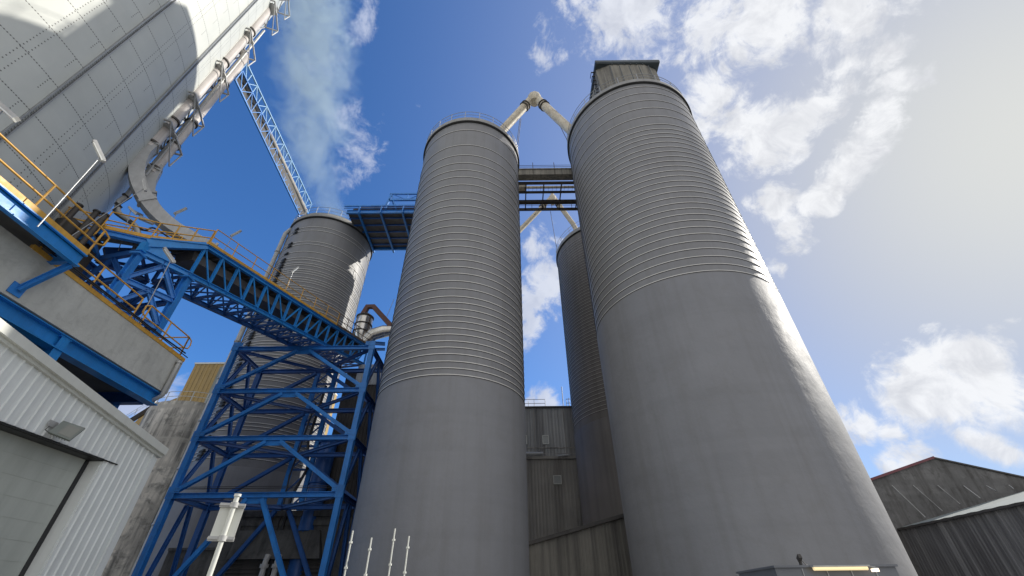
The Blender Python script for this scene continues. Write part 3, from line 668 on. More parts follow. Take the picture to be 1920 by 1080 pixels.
# slimmer trestle just behind, carrying the silo end of the bridge
t = thing('slim_trestle', 'narrow blue trestle glimpsed behind the tower before the sunlit silo', 'trestle', (-15.4, 33.2, 0))
for x in (-16.6, -15.1):
    b = MB(); b.ibeam((x,32.9,0), (x,32.9,18.2), .3, .3, .03, (0,1,0)); b.build('leg', 'blue', t)
b = MB()
zz = 1.5
while zz < 17: b.bar((-16.6,32.9,zz), (-15.1,32.9,zz+1.7), .1); b.bar((-16.6,32.9,zz+1.7), (-15.1,32.9,zz+1.7), .14); zz += 1.7
b.build('bracing', 'bluedark', t)
b = MB(); b.tube([(-15.75,32.5,0),(-15.75,32.5,8),(-15.2,32.6,10),(-15.7,32.6,12),(-15.5,32.6,16.5)], .11, 8); b.tube([(-16.1,32.5,0),(-16.1,32.5,7),(-16.3,32.5,9.5),(-15.9,32.5,15)], .07, 8)
b.build('cables', 'black', t)
t = thing('downpipe', 'wide dark blue duct standing beside the dark clad building', 'duct', (-14.3, 33.0, 0))
b = MB(); b.tube([(-14.2,32.9,0),(-14.2,32.9,12.0)], .62, 20); b.build('shell', 'bluedark', t)
b = MB()
for z in (3, 6, 9, 11.9): b.lathe((-14.2,32.9), [(.62,z-.05),(.72,z-.05),(.72,z+.05),(.62,z+.05)], 20)
b.build('flange', 'bluedark', t)

# stainless filter and cyclone on the silo end of the bridge
fx = at(681, 612, 37.5)
t = thing('dust_filter', 'shiny steel dust collector with a brown elbow duct by the silo', 'dust collector', (fx.x, fx.y, fx.z-1.5))
b = MB(); b.lathe((fx.x,fx.y), [(.1,fx.z-2.2),(.78,fx.z-.8),(.78,fx.z+1.0),(.5,fx.z+1.35),(.01,fx.z+1.45)], 28); b.build('body', 'steelshine', t)
b = MB()
for dz_ in (-.75, .05, .98): b.lathe((fx.x,fx.y), [(.78,fx.z+dz_-.05),(.84,fx.z+dz_-.05),(.84,fx.z+dz_+.05),(.78,fx.z+dz_+.05)], 28)
b.build('band', 'darksteel', t)
b = MB(); b.duct([fx+Vector((-.2,-.2,1.3)), fx+Vector((.1,-.3,2.1)), fx+Vector((.7,-.3,2.1)), fx+Vector((2.9,-.4,-.3))], .42, .42, (0,1,0)); b.build('elbow', 'redbrown', t)
gx = at(707, 628, 36.5)
b = MB(); b.tube([gx+Vector((-1.3,.2,-.9)), gx+Vector((-.5,.2,.15)), gx+Vector((.5,.2,.5)), gx+Vector((1.6,.2,.6))], [.5,.62,.6,.45], 18); b.build('side_duct', 'steelshine', t)
b = MB(); b.tube([fx+Vector((1.9,.2,.6)), fx+Vector((2.4,.2,3.4))], .025, 5); b.build('aerial', 'galv', t)
b = MB(); b.ibeam(at(655,640,37), at(722,645,37), .2, .3, .03); b.ibeam(at(660,655,37), at(722,655,37), .2, .2, .03); b.build('support_beam', 'blue', t)

# ------------------------------------------------------------------ concrete raised deck (left)
SX = -15.0; s0, s1 = -10, 17.2; zt0, zb0 = 10.7, 9.15
t = thing('raised_deck', 'raised concrete deck on blue girders carrying the tank', 'platform', (-25, 4, 0))
b = MB(); b.box((-46, s0, zb0), (SX, s1, zt0)); b.build('slab', 'conc', t)
b = MB(); b.ibeam((SX-.28, s0, zb0-.29), (SX-.28, s1-.1, zb0-.29), .42, .52, .04)
for y in (11.75, 12.35): b.box((SX-.29+.015, y, zb0-.5), (SX-.29+.04, y+.45, zb0-.08))
b.build('edge_girder', 'blue2', t)
for y in (-2, 5, 12.3):
    b = MB(); b.ibeam((SX-.12, y, zb0-.58), (-30, y, zb0-.58), .42, 1.02, .05); b.box((SX-.14, y-.16, zb0-1.05), (SX-.125, y+.16, zb0-.1)); b.build('cross_girder', 'blue2', t)
b = MB(); b.ibeam((SX-.6, s1-.35, zb0-.3), (-46, s1-.35, zb0-.3), .3, .5, .05); b.build('end_girder', 'bluedark', t)
b = MB(); b.box((-46, s0, zb0-.13), (SX-.6, s1-.6, zb0-.03)); b.build('soffit', 'deck', t)
for x, y in ((-17, 16.2), (-17, 5), (-28, 16.2), (-28, 5), (-17, -6)):
    b = MB(); b.ibeam((x,y,0), (x,y,zb0-.68), .4, .4, .04, (1,0,0)); b.build('column', 'bluedark', t)
b = MB(); b.tube([(SX+.13, s1-.35, zb0+1.35), (SX+.13, s1-.35, zb0-.2), (SX-.3, s1-.2, zb0-.35)], .09, 10); b.tube([(SX+.13, s1-.35, zb0+1.3), (SX+.13, s1-.35, zb0+1.4)], .12, 10); b.build('drain_pipe', 'galv', t)
b = MB(); b.box((SX-.10, 9.6, zt0), (SX+.03, s1, zt0+.16)); b.build('kick_plate', 'yellow', t)
b = MB(); b.tube([(SX+.06, 9.6, zt0+.30), (SX+.06, s1-1.5, zt0+.3), (SX+.06, s1-.2, zt0+.34)], .03, 6); b.tube([(SX+.09, 9.6, zt0+.22), (SX+.09, s1, zt0+.22)], .02, 6)
b.build('cable', 'black', t)
b = MB(); railing(b, [(SX-.02, 9.8, zt0), (SX-.02, s1-3.4, zt0)], 1.1, .03, 1.6, (.5,))
railing(b, [(SX-.02, s1-2.9, zt0), (SX-.02, s1-.35, zt0)], 1.1, .03, 1.2, (.5,))
for yy in (s1-.35,): b.tube([(SX-.02, yy, zt0+1.1), (SX-.02, yy+.22, zt0+1.02), (SX-.02, yy+.28, zt0+.82), (SX-.02, yy+.22, zt0+.62), (SX-.02, yy, zt0+.55)], .03, 6)
b.tube([(SX-.02, s1-2.9, zt0+1.1), (SX-.02, s1-3.1, zt0+.95), (SX-.02, s1-3.1, zt0+.65), (SX-.02, s1-2.9, zt0+.55)], .03, 6)
railing(b, [(SX-.02, s1-.35, zt0), (-22, s1-.35, zt0)], 1.1, .03, 1.6, (.5,))
b.build('guard_rail', 'yellow', t)

# cantilevered walkway along the deck
Wn = Vector((0, -1, 0)); We = atx(147, 496, -14.2); We.z = 10.85
ws = We + Wn*18
t = thing('side_walkway', 'cantilevered walkway with blue edge channel and yellow rails above the deck', 'walkway', tuple(We))
b = MB(); w_in = Vector((-1,0,0))
b.prof(ws, We, [(-.09,-.24),(.09,-.24),(.09,-.2),(-.04,-.2),(-.04,.2),(.09,.2),(.09,.24),(-.09,.24)]); b.build('edge_channel', 'blue2', t)
b = MB(); b.duct([ws+Vector((.03,0,.34)), We+Vector((.03,0,.34))], .04, .2, (1,0,0)); b.build('kick_plate', 'yellow', t)
b = MB(); b.add([ws+Vector((0,0,.24)), We+Vector((0,0,.24)), We+Vector((-1.6,0,.24)), ws+Vector((-1.6,0,.24)), ws+Vector((0,0,.2)), We+Vector((0,0,.2)), We+Vector((-1.6,0,.2)), ws+Vector((-1.6,0,.2))], [(0,1,2,3),(7,6,5,4),(0,1,5,4),(1,2,6,5)])
b.build('deck', 'deck', t)
for q in (.15, 2.6, 5.2, 7.8):
    c = We + Wn*q; b = MB(); b.ibeam(c+Vector((-.1,0,-.03)), c+Vector((-1.0,0,-.03)), .16, .34, .03); b.build('cross_beam', 'blue', t)
for q_, px_, py_ in ((.1, 30, 543), (3.4, -70, 470)):
    q = atx(px_, py_, SX)+Vector((.06,0,0)); b = MB(); b.ibeam(We+Wn*q_+Vector((-.12,0,-.24)), q, .13, .17, .03); b.box((q.x-.05,q.y-.2,q.z-.18),(q.x-.02,q.y+.2,q.z+.18)); b.build('bracket', 'blue', t)
b = MB(); railing(b, [We+Vector((-.02,0,.25)), ws+Vector((-.02,0,.25))], 1.15, .032, 1.9, (.5,))
b.tube([We+Vector((0,0,1.4)), We+Vector((0,.25,1.3)), We+Vector((0,.25,.95)), We+Vector((0,0,.82))], .032, 6)
b.build('guard_rail', 'yellow', t)

# ------------------------------------------------------------------ lamps on poles
def lamp(label, foot, head, tilt=(.35,.1,.5), s=1.0, vertical=False):
    t = thing('walkway_lamp', label, 'lamp', tuple(foot), 'tube lamps on poles')
    b = MB(); b.tube([foot, head], .019, 8); b.build('pole', 'rail', t)
    d = Vector(tilt).normalized(); L = .75*s
    b = MB(); b.bar(head-d*L*.25, head+d*L*.75, .13*s, .10*s); b.tube([head-d*L*.3, head-d*L*.25], .06, 8); o = b.build('lamp_head', 'galv', t)
    b = MB(); b.bar(head-d*L*.2-Vector((0,0,.075*s)), head+d*L*.7-Vector((0,0,.075*s)), .13*s, .04*s); b.build('diffuser', 'glasslamp', o)
lamp('tube lamp on a thin pole rising from the deck rail before the blue gusset', at(258,608,20.7), at(322,485,20.7), (-.35,-.5,.45))
lamp('tube lamp on a thin pole by the yellow rail against the white tank', at(70,425,15.9), at(190,292,15.9), (-.3,-.35,.5))
lamp('tube lamp on a long pole in front of the broad curved duct', Vector((SX-.1, at(258,608,20.7).y+.0, 10.75))+Vector((-4.5,-1.3,2.4)), at(272,352,22.5), (-.35,-.2,.7))
lamp('tube lamp standing against blue sky beside the curved duct', at(312,432,27.2), at(333,398,27.2), (.35,.1,.55))
lamp('tube lamp on the far rail near the low end of the blue bridge', at(420,470,27.8), at(438,440,27.8), (.35,.1,.55))
lamp('tube lamp on the bridge rail seen against the banded rear silo', at(538,540,33.0), at(550,508,33.0), (.3,.1,.6))
lamp('short tube lamp fixed to the tank beside the thin curved pipe', at(222,470,25), at(246,392,25), (.4,.15,-.3), .8)
lamp('tube lamp at the left picture edge against the shaded tank panels', at(-95,330,14.5), at(8,203,14.5), (.35,.1,-.25))
# thin curved service pipes between tank foot and landing
t = thing('service_pipe', 'thin grey S curved pipes dropping from the tank foot to the landing', 'pipe', tuple(at(240, 470, 27)))
def spl(P, steps=6):
    out = []
    for i in range(len(P)-1):
        p0, p1, p2, p3 = P[max(i-1,0)], P[i], P[i+1], P[min(i+2, len(P)-1)]
        for k in range(steps):
            t_ = k/steps; out.append(((2*p1) + (p2-p0)*t_ + (2*p0-5*p1+4*p2-p3)*t_**2 + (-p0+3*p1-3*p2+p3)*t_**3)*.5)
    return out + [P[-1]]
b = MB(); b.tube(spl([at(252,348,27.5), at(236,368,27.4), at(222,380,27.2), at(222,398,27), at(240,412,26.6), at(254,425,26.2), at(260,448,25.8), at(250,475,25.4)]), .14, 10); b.build('pipe', 'galv', t)
b = MB()
for q in ((236,368,27.4), (222,385,27.1), (248,418,26.4)):
    c = at(*q); b.tube([c-Vector((.04,0,.06)), c+Vector((.04,0,.06))], .2, 10)
b.build('flange', 'darksteel', t)
b = MB(); b.tube(spl([at(246,370,27.1), at(214,392,26.9), at(226,408,26.4), at(262,428,26), at(274,432,25.6), at(290,428,25.5), at(330,455,25.3)]), .05, 6); b.build('conduit', 'black', t)
b = MB(); c = at(262,408,26.5); b.bar(c, c+Vector((.75,.2,-.25)), .2, .18); b.build('actuator', 'galv', t); b = MB(); b.bar(at(248,395,27), at(268,405,27), .1, .12); b.build('actuator', 'galv', t)

# ------------------------------------------------------------------ white warehouse
WX = -13.0; cy = 15.83; k0 = .443*13.0+1.6; y00 = 9.03; sl = -.145
def rake(y): return (k0 + sl*(y-y00)) if y > 1.5 else (k0 + sl*(1.5-y00)) + sl*(1.5-y)
t = thing('warehouse', 'white ribbed metal warehouse with a big grey door, bottom left', 'warehouse', (-20, 3, 0))
dr0, dr1, dz1 = -3.0, 13.87, 5.52
b = MB(); b.corr((WX, dr0), (WX, 1.5), dz1, lambda x: rake(dr0+x)-.1, .27, .04, .04, .1); b.corr((WX, 1.5), (WX, dr1), dz1, lambda x: rake(1.5+x)-.1, .27, .035, .04, .1)
b.corr((WX, dr1), (WX, cy), 0, lambda x: rake(dr1+x)-.1, .27, .035, .04, .1)
b.corr((WX, -14), (WX, dr0), 0, lambda x: rake(-14+x)-.1, .27, .035, .04, .1)
b.corr((WX-.05, cy), (-34, cy), 0, 6.2, .27, .035, .04, .1); b.build('wall', 'white', t)
b = MB()
b.prof((WX-2.0, 1.5, rake(1.5)+.02), (WX+.28, 1.5, rake(1.5)+.02), [(0,0)]*3) if False else None
pts = [(-14, rake(-14)), (1.5, rake(1.5)), (cy+.12, rake(cy+.12))]
for (ya, za_), (yb, zb_) in zip(pts[:-1], pts[1:]):
    b.bar((WX+.11, ya, za_-.02), (WX+.11, yb, zb_-.02), .22, .24)
b.build('barge_board', 'trim', t)
b = MB()
for (ya, za_), (yb, zb_) in zip(pts[:-1], pts[1:]):
    b.bar((WX+.04, ya, za_-.185), (WX+.04, yb, zb_-.185), .14, .09)
b.build('flashing', 'trim', t)
b = MB(); b.add([(WX, -14, rake(-14)+.1),(WX,1.5,rake(1.5)+.1),(WX,cy+.3,rake(cy+.3)+.1),(-34,cy+.3,rake(cy+.3)+.1),(-34,1.5,rake(1.5)+.1),(-34,-14,rake(-14)+.1)], [(0,1,4,5),(1,2,3,4)]); b.build('roof', 'roofgrey', t)
b = MB(); b.box((WX-.5, dr0, 0), (WX-.45, dr1-.02, dz1)); b.build('door', 'door', t)
b = MB()
for k in range(1, 12): b.box((WX-.452, dr0+.01, k*.46-.012), (WX-.443, dr1-.2, k*.46+.004))
b.build('door_lath', 'door', t)
b = MB(); b.box((WX-.46, dr1-.16, 0), (WX-.42, dr1-.03, dz1)); b.box((WX-.46, dr0, dz1-.06), (WX-.05, dr1, dz1-.01)); b.box((WX-.41, dr0, dz1-.05),(WX+.05, dr1+.5, dz1-.02)); b.build('door_gap', 'black', t)  # black strips stand in for the dark gap round the door
b = MB(); b.box((WX-.44, dr1-.03, 0), (WX-.042, dr1, dz1-.07)); b.build('door_jamb', 'white', t)
b = MB(); b.corr((WX+.055, cy-.25), (WX+.055, cy+.02), 0, rake(cy)-.3, 1, .0, .05); b.build('corner_trim', 'white', t)
fl = atx(97, 800, WX+.04)
t = thing('floodlight', 'square grey floodlight on a bracket above the warehouse door', 'floodlight', tuple(fl))
b = MB(); b.box((fl.x, fl.y-.16, fl.z-.02), (fl.x+.03, fl.y+.1, fl.z+.14)); b.build('bracket', 'galv', t)
ca, cb_, cc_, cd_ = atx(91,809.5,WX+.2), atx(119,788.5,WX+.2), atx(160.5,802.5,WX+.62), atx(131,825.5,WX+.62)
nn_ = (cb_-ca).cross(cd_-ca).normalized()
if nn_.dot(ca-Vector((0,0,EYE))) < 0: nn_ = -nn_
def slab4(b, P, n0, n1):
    Q = [p+nn_*n0 for p in P]+[p+nn_*n1 for p in P]; b.add(Q, [(0,3,2,1),(4,5,6,7),(0,1,5,4),(1,2,6,5),(2,3,7,6),(3,0,4,7)])
b = MB(); slab4(b, [ca, cb_, cc_, cd_], 0, .07)
for k in range(6): f0, f1_ = .12+k*.13, .15+k*.13; slab4(b, [lerp(ca,cd_,f0), lerp(cb_,cc_,f0), lerp(cb_,cc_,f1_), lerp(ca,cd_,f1_)], .07, .11)
b.build('housing', 'flood_body', t)
def bil(u_, v_): return lerp(lerp(ca, cb_, v_), lerp(cd_, cc_, v_), u_)
b = MB(); slab4(b, [bil(.32,.12), bil(.32,.88), bil(.92,.88), bil(.92,.12)], -.006, .0); b.build('lens', 'flood_lens', t)
b = MB(); b.tube([fl+Vector((.03,-.1,-.02)), fl+Vector((.05,-.16,-.14)), fl+Vector((.12,-.12,-.19)), fl+Vector((.2,-.05,-.12))], .012, 6); b.build('cable', 'black', t)

# ------------------------------------------------------------------ old concrete silo and ochre building behind
oc = Vector((math.sin(R(-36.8))*55, math.cos(R(-36.8))*55, 0)); orr = 5.0; oz = EYE+50*math.tan(R(18.3))
t = thing('old_silo', 'rain streaked old concrete silo behind the warehouse', 'silo', (oc.x, oc.y, 0))
b = MB(); b.lathe(oc, [(orr, 0), (orr, oz-.4), (orr-.08, oz)], 96); b.lathe(oc, [(orr-.08, oz), (.01, oz+.3)], 48); b.build('shell', 'oldconc', t)
b = MB(); b.lathe(oc, [(orr, 2.55), (orr+.03, 2.6), (orr+.03, 2.9), (orr, 2.95)], 96); b.build('band', 'oldconc', t)
b = MB(); K = 60
for h in (1.0, .5): b.tube([(oc.x+(orr-.2)*math.cos(2*PI*k/K), oc.y+(orr-.2)*math.sin(2*PI*k/K), oz+h) for k in range(K+1)], .03, 5, False)
for k in range(24): a = 2*PI*k/24; b.bar((oc.x+(orr-.2)*math.cos(a), oc.y+(orr-.2)*math.sin(a), oz), (oc.x+(orr-.2)*math.cos(a), oc.y+(orr-.2)*math.sin(a), oz+1), .06)
b.build('guard_rail', 'trim', t)
t = thing('ochre_building', 'ochre clad process building rising behind the old concrete silo', 'building', (-42, 62, 0))
p1, p2, p3, p4 = aty(356,735,56), aty(374,683,56), aty(450,683,56), aty(450,760,56)
b = MB(); xL = aty(362,715,56).x; zT = p2.z
b.corr((xL-.9, 56), (-30, 56), 0, zT, .6, .06, .05, .3); b.box((xL-.85, 56.05, 0), (-30, 68, zT)); b.build('wall', 'ochre', t)
b = MB(); b.box((xL+3.1, 55.85, 0), (xL+4.1, 55.93, zT-.5)); b.build('pale_strip', 'roofgrey', t)
b = MB(); b.box((xL-1.0, 55.9, zT), (-30, 68.1, zT+.25)); b.build('roof', 'trim', t)
q1, q2, q3 = aty(283,765,60), aty(352,736,60), aty(235,800,60)
b = MB(); b.add([(q3.x,60,0),(q2.x+1,60,0),(q2.x+1,60,q2.z+.3),(q1.x,60,q1.z),(q3.x,60,q3.z-1), (q3.x,66,0),(q2.x+1,66,0),(q2.x+1,66,q2.z+.3),(q1.x,66,q1.z),(q3.x,66,q3.z-1)], [(0,1,2,3,4),(9,8,7,6,5),(3,4,9,8),(2,3,8,7),(4,0,5,9)]); b.build('lower_wing', 'ochre', t)
t = thing('conveyor_gantry', 'dark sloping covered conveyor glimpsed between warehouse and old silo', 'conveyor', tuple(aty(232,800,58)))
b = MB(); b.bar(aty(215,808,57), aty(296,757,59), 1.2, .5); b.build('casing', 'darksteel', t)
b = MB(); railing(b, [aty(228,792,56.8), aty(296,751,58.8)], .9, .03, 1.6, (.5,)); b.build('guard_rail', 'trim', t)

# ------------------------------------------------------------------ dark clad building between tower and middle silo
t = thing('dark_building', 'dark ribbed building with a pale top band between tower and middle silo', 'building', (-11, 35, 0))
bx0 = -14.45; by = 33.6
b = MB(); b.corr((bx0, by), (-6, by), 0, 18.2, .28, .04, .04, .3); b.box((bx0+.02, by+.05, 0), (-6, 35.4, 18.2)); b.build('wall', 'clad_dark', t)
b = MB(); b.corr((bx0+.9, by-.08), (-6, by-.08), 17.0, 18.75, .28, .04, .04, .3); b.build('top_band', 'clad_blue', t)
b = MB(); b.box((bx0+.85, by-.12, 18.75), (-5.95, 35.5, 18.9)); b.build('roof', 'clad_blue', t)
b = MB(); b.tube([(-11.6,by-.35,0),(-11.4,by-.35,7.5),(-10.6,by-.35,9.0),(-10.3,by-.2,9.2)], .22, 10); b.build('duct', 'darksteel', t)
# concrete substation in front
t = thing('concrete_building', 'low stained concrete building with louvred opening under the tower', 'building', (-15, 34, 0))
yc = 32.6; zc = 7.2; xc0, xc1 = -19.6, -9.6
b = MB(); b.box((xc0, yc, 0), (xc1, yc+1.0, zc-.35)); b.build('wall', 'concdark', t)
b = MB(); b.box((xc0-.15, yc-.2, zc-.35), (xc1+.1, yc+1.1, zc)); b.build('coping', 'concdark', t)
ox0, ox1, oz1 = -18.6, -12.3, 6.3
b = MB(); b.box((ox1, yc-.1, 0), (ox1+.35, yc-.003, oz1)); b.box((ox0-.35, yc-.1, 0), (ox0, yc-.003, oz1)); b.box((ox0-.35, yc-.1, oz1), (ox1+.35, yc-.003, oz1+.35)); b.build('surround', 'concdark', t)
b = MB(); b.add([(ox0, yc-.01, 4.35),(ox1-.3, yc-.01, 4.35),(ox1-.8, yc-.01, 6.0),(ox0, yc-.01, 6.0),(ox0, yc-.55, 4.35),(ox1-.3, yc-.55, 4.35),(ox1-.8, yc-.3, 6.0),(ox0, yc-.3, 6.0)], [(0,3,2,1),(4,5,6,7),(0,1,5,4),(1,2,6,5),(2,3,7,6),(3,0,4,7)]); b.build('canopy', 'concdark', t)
b = MB(); b.box((ox0, yc-.04, 0), (ox1-.1, yc-.002, 4.3))
for k in range(20): z = .15+k*.21; b.add([(ox0,yc-.05,z),(ox1-.1,yc-.05,z),(ox1-.1,yc-.16,z-.09),(ox0,yc-.16,z-.09),(ox0,yc-.05,z+.02),(ox1-.1,yc-.05,z+.02),(ox1-.1,yc-.16,z-.07),(ox0,yc-.16,z-.07)], [(0,3,2,1),(4,5,6,7),(0,1,5,4),(1,2,6,5),(2,3,7,6),(3,0,4,7)])
b.build('louvre', 'clad_dark', t)
for x in (-15.9, -15.15):
    b = MB(); b.tube([(x,yc-.75,0),(x,yc-.75,4.2),(x,yc-.65,4.55)], .17, 12); b.tube([(x,yc-.75,3.85),(x,yc-.75,4.05)], .26, 12); b.build('pipe', 'galv', t)
b = MB(); b.box((-23.5, 33.4, 0), (xc0-.15, 34.4, 5.0)); b.box((-23.5, 33.3, 5.0), (xc0-.15, 34.5, 5.15)); b.build('side_wall', 'concdark', t)

# ------------------------------------------------------------------ central clad building
t = thing('mill_building', 'tall weathered ribbed building seen between the middle and right silos', 'building', (8, 55, 0))
b = MB(); b.corr((-3, 50), (16, 50), 0, 15.2, .36, .07, .05, .4); b.box((-3, 50.06, 0), (16, 53, 15.2)); b.build('lower_wall', 'clad', t)
b = MB(); b.box((-3, 49.7, 15.2), (16, 53, 15.5)); b.bar((-3,49.75,15.75),(16,49.75,15.75),.04); b.build('ledge', 'clad', t)
b = MB(); b.corr((-3, 53), (16, 53), 15.5, 22.4, .4, .05, .05, .4); b.box((-3, 53.06, 15.5), (16, 66, 22.4)); b.build('upper_wall', 'clad_up', t)
b = MB(); b.box((-3.1, 52.8, 22.4), (16.1, 66.1, 22.62)); b.build('roof', 'darksteel', t)
b = MB(); railing(b, [(-3,53.2,22.6), (4.2,53.2,22.6)], 1.1, .035, 1.5, (.5,)); railing(b, [(7.0,53.2,22.6), (12,53.2,22.6)], 1.1, .035, 1.0, (.5,)); b.tube([(6.6,53.6,22.6),(6.6,53.6,25.6)], .06, 6); b.tube([(2.0,53.6,22.6),(2.0,53.6,23.6)], .04, 6)
b.tube([(7.4,53.6,22.6),(7.4,53.6,24.0)], .05, 6); b.build('guard_rail', 'rail', t)
def window(parent, px, py, Y, w, h):
    c = aty(px, py, Y); b = MB()
    for lo, hi in (((c.x-w/2-.08, Y-.16, c.z-h/2-.08), (c.x+w/2+.08, Y-.02, c.z-h/2)), ((c.x-w/2-.08, Y-.16, c.z+h/2), (c.x+w/2+.08, Y-.02, c.z+h/2+.08)),
                   ((c.x-w/2-.08, Y-.16, c.z-h/2), (c.x-w/2, Y-.02, c.z+h/2)), ((c.x+w/2, Y-.16, c.z-h/2), (c.x+w/2+.08, Y-.02, c.z+h/2))): b.box(lo, hi)
    o = b.build('window', 'trim', parent); b = MB(); b.box((c.x-w/2, Y-.12, c.z-h/2), (c.x+w/2, Y-.08, c.z+h/2)); b.build('pane', 'glass', o)
window(t, 1023, 825, 53, .62, .95); window(t, 985, 825, 53, .3, .9); window(t, 1045, 900, 50, .75, .75)
b = MB(); c = aty(1000, 851, 49.6); b.tube([c+Vector((-1.4,0,0)), c+Vector((1.1,0,0))], .2, 10); c = aty(1057, 855, 49.6); b.tube([c+Vector((-.7,0,0)), c+Vector((.5,0,.1))], .09, 10); b.build('duct', 'galv', t)
b = MB(); b.box((-.5,52.9,17.3),(9,52.98,17.42)); b.build('flashing', 'clad', t)

for x_ in (2.6, 6.4):
    b = MB(); b.tube([(x_,52.8,22.3),(x_,52.8,15.6)], .07, 8); b.build('downpipe', 'clad', t)
b = MB(); b.box((-3, 49.84, 6.9), (16, 49.9, 7.0)); b.build('sheet_lap', 'clad', t)
# sloped shed between silos
t = thing('sloped_shed', 'dark ribbed lean-to with a sloping top between the right silos', 'shed', (4, 34, 0))
s0_, s1_ = aty(986, 1021, 33), aty(1172, 966, 33); ms = (s1_.z-s0_.z)/(s1_.x-s0_.x); xa_ = s0_.x-.5; za_ = s0_.z-.5*ms
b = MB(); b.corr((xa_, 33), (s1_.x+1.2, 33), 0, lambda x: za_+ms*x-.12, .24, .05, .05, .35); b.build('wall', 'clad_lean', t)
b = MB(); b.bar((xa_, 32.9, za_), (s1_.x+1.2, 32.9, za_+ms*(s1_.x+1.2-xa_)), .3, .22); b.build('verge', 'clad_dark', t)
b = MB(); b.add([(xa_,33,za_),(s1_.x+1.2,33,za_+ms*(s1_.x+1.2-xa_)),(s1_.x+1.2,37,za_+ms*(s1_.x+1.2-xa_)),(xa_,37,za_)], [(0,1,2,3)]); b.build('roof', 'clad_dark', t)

# ------------------------------------------------------------------ sheds on the right
Yg = 45.; ap = aty(1750, 860, Yg); lf = aty(1637, 900, Yg); msl = (ap.z-lf.z)/(ap.x-lf.x); rg = aty(1920, 897, Yg); msr = (ap.z-rg.z)/(rg.x-ap.x)
t = thing('gabled_shed', 'dark stained gabled shed with a red verge at the far right', 'shed', (ap.x, Yg+8, 0))
x0_, x1_ = ap.x-16, ap.x+19; zl_, zr_ = ap.z-16*msl, ap.z-19*msr
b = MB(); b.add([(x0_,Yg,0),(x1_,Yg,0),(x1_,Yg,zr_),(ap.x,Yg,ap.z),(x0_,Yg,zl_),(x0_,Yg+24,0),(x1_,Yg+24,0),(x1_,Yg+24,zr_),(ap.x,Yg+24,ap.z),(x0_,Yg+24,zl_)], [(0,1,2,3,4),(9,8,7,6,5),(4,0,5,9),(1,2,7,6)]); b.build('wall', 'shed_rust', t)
b = MB(); b.bar((x0_-.4,Yg-.06,zl_),(ap.x,Yg-.06,ap.z+.1),.3,.22); b.build('verge', 'red', t)
b = MB(); b.bar((ap.x,Yg-.05,ap.z+.08),(x1_+.4,Yg-.05,zr_),.2,.14); b.build('verge', 'clad_dark', t, label='dark verge on the right slope')
b = MB(); b.add([(x0_-.4,Yg,zl_+.03),(ap.x,Yg,ap.z+.15),(ap.x,Yg+24,ap.z+.15),(x0_-.4,Yg+24,zl_+.03),(x1_+.4,Yg,zr_+.03),(x1_+.4,Yg+24,zr_+.03)], [(0,1,2,3),(1,4,5,2)]); b.build('roof', 'roofgrey', t)
Xb = 35.8; ev = 7.35
for px, py, qx, qy in ((1672,910,1735,970),(1712,910,1767,958),(1758,910,1800,945),(1807,911,1838,934),(1850,911,1868,921),(1892,910,1900,916)):
    b = MB(); p = aty(px, py, Yg-.1); q = aty(qx, qy, Yg-.9); b.tube([p, q], .05, 6); b.build('stay_rod', 'clad_up', t)
t = thing('low_shed', 'dark streaked shed with a pale fibre roof in front of the gabled shed', 'shed', (Xb+10, 25, 0))
b = MB(); b.corr((Xb, Yg-.05), (Xb, 8), 0, ev-.05, .3, .045, .04, .4); b.build('wall', 'shed', t)
b = MB(); sl2 = .22; wv = []; n_ = 60; 
for k in range(n_+1):
    y = 8 + (Yg-.03-8)*k/n_; o = .03*(k % 2); wv += [(Xb-.25, y, ev-.02+o), (Xb+14, y, ev+14*sl2+o)]
b.add(wv, [(2*k, 2*k+2, 2*k+3, 2*k+1) for k in range(n_)]); b.build('roof', 'roofgrey', t)
b = MB(); b.bar((Xb-.18, 8, ev-.1), (Xb-.18, Yg-.1, ev-.1), .16, .16); b.build('gutter', 'clad_dark', t)

# ------------------------------------------------------------------ booth with lights, bottom right
t = thing('booth', 'grey flat roofed booth with a lit tube at the foot of the right silo', 'booth', (8.7, 14, 0))
bl, br = aty(1452, 1063, 13.0), aty(1678, 1062, 13.0); zb_ = bl.z
b = MB(); b.box((bl.x, 13, .1), (br.x, 15.2, zb_-.02)); b.build('body', 'cabinet', t)
b = MB(); b.box((bl.x-.04, 12.94, zb_-.02), (br.x+.04, 15.26, zb_+.03)); b.build('roof', 'cabinet', t)
b = MB()
for k in (.22, .42, .62, .82): x = bl.x+(br.x-bl.x)*k; b.box((x-.012, 12.98, .1), (x+.012, 12.998, zb_-.03))
b.build('panel_joint', 'rail', t)
tl, tr = aty(1523, 1063, 12.85), aty(1626, 1062, 12.85)
b = MB(); b.box((tl.x, 12.8, tl.z-.005), (tr.x, 12.92, tl.z+.03)); o = b.build('tube_light', 'galv', t)
b = MB(); b.tube([tl+Vector((.02,0,-.035)), tr+Vector((-.02,0,-.035))], .045, 10); b.build('diffuser', 'tube_lit', o)
c = aty(1643, 1069, 12.8)
b = MB(); b.box((c.x-.07, 12.78, c.z+.035), (c.x+.07, 12.9, c.z+.06)); b.bar(c+Vector((-.12,.1,.10)), c+Vector((.02,0,.06)), .02); b.bar(c+Vector((-.3,.1,.11)), c+Vector((-.05,.1,.11)), .025); o = b.build('spot_light', 'galv', t)
b = MB(); b.box((c.x-.065, 12.785, c.z-.03), (c.x+.065, 12.895, c.z+.035)); b.build('lens', 'lamp_lit', o)
c = aty(1503, 1062, 13.1); b = MB(); b.bar(c+Vector((0,0,-.05)), c+Vector((0,0,.12)), .05); b.bar(c+Vector((0,.02,.14)), c+Vector((-.02,-.12,.22)), .08, .1); b.build('camera_mast', 'darksteel', t)
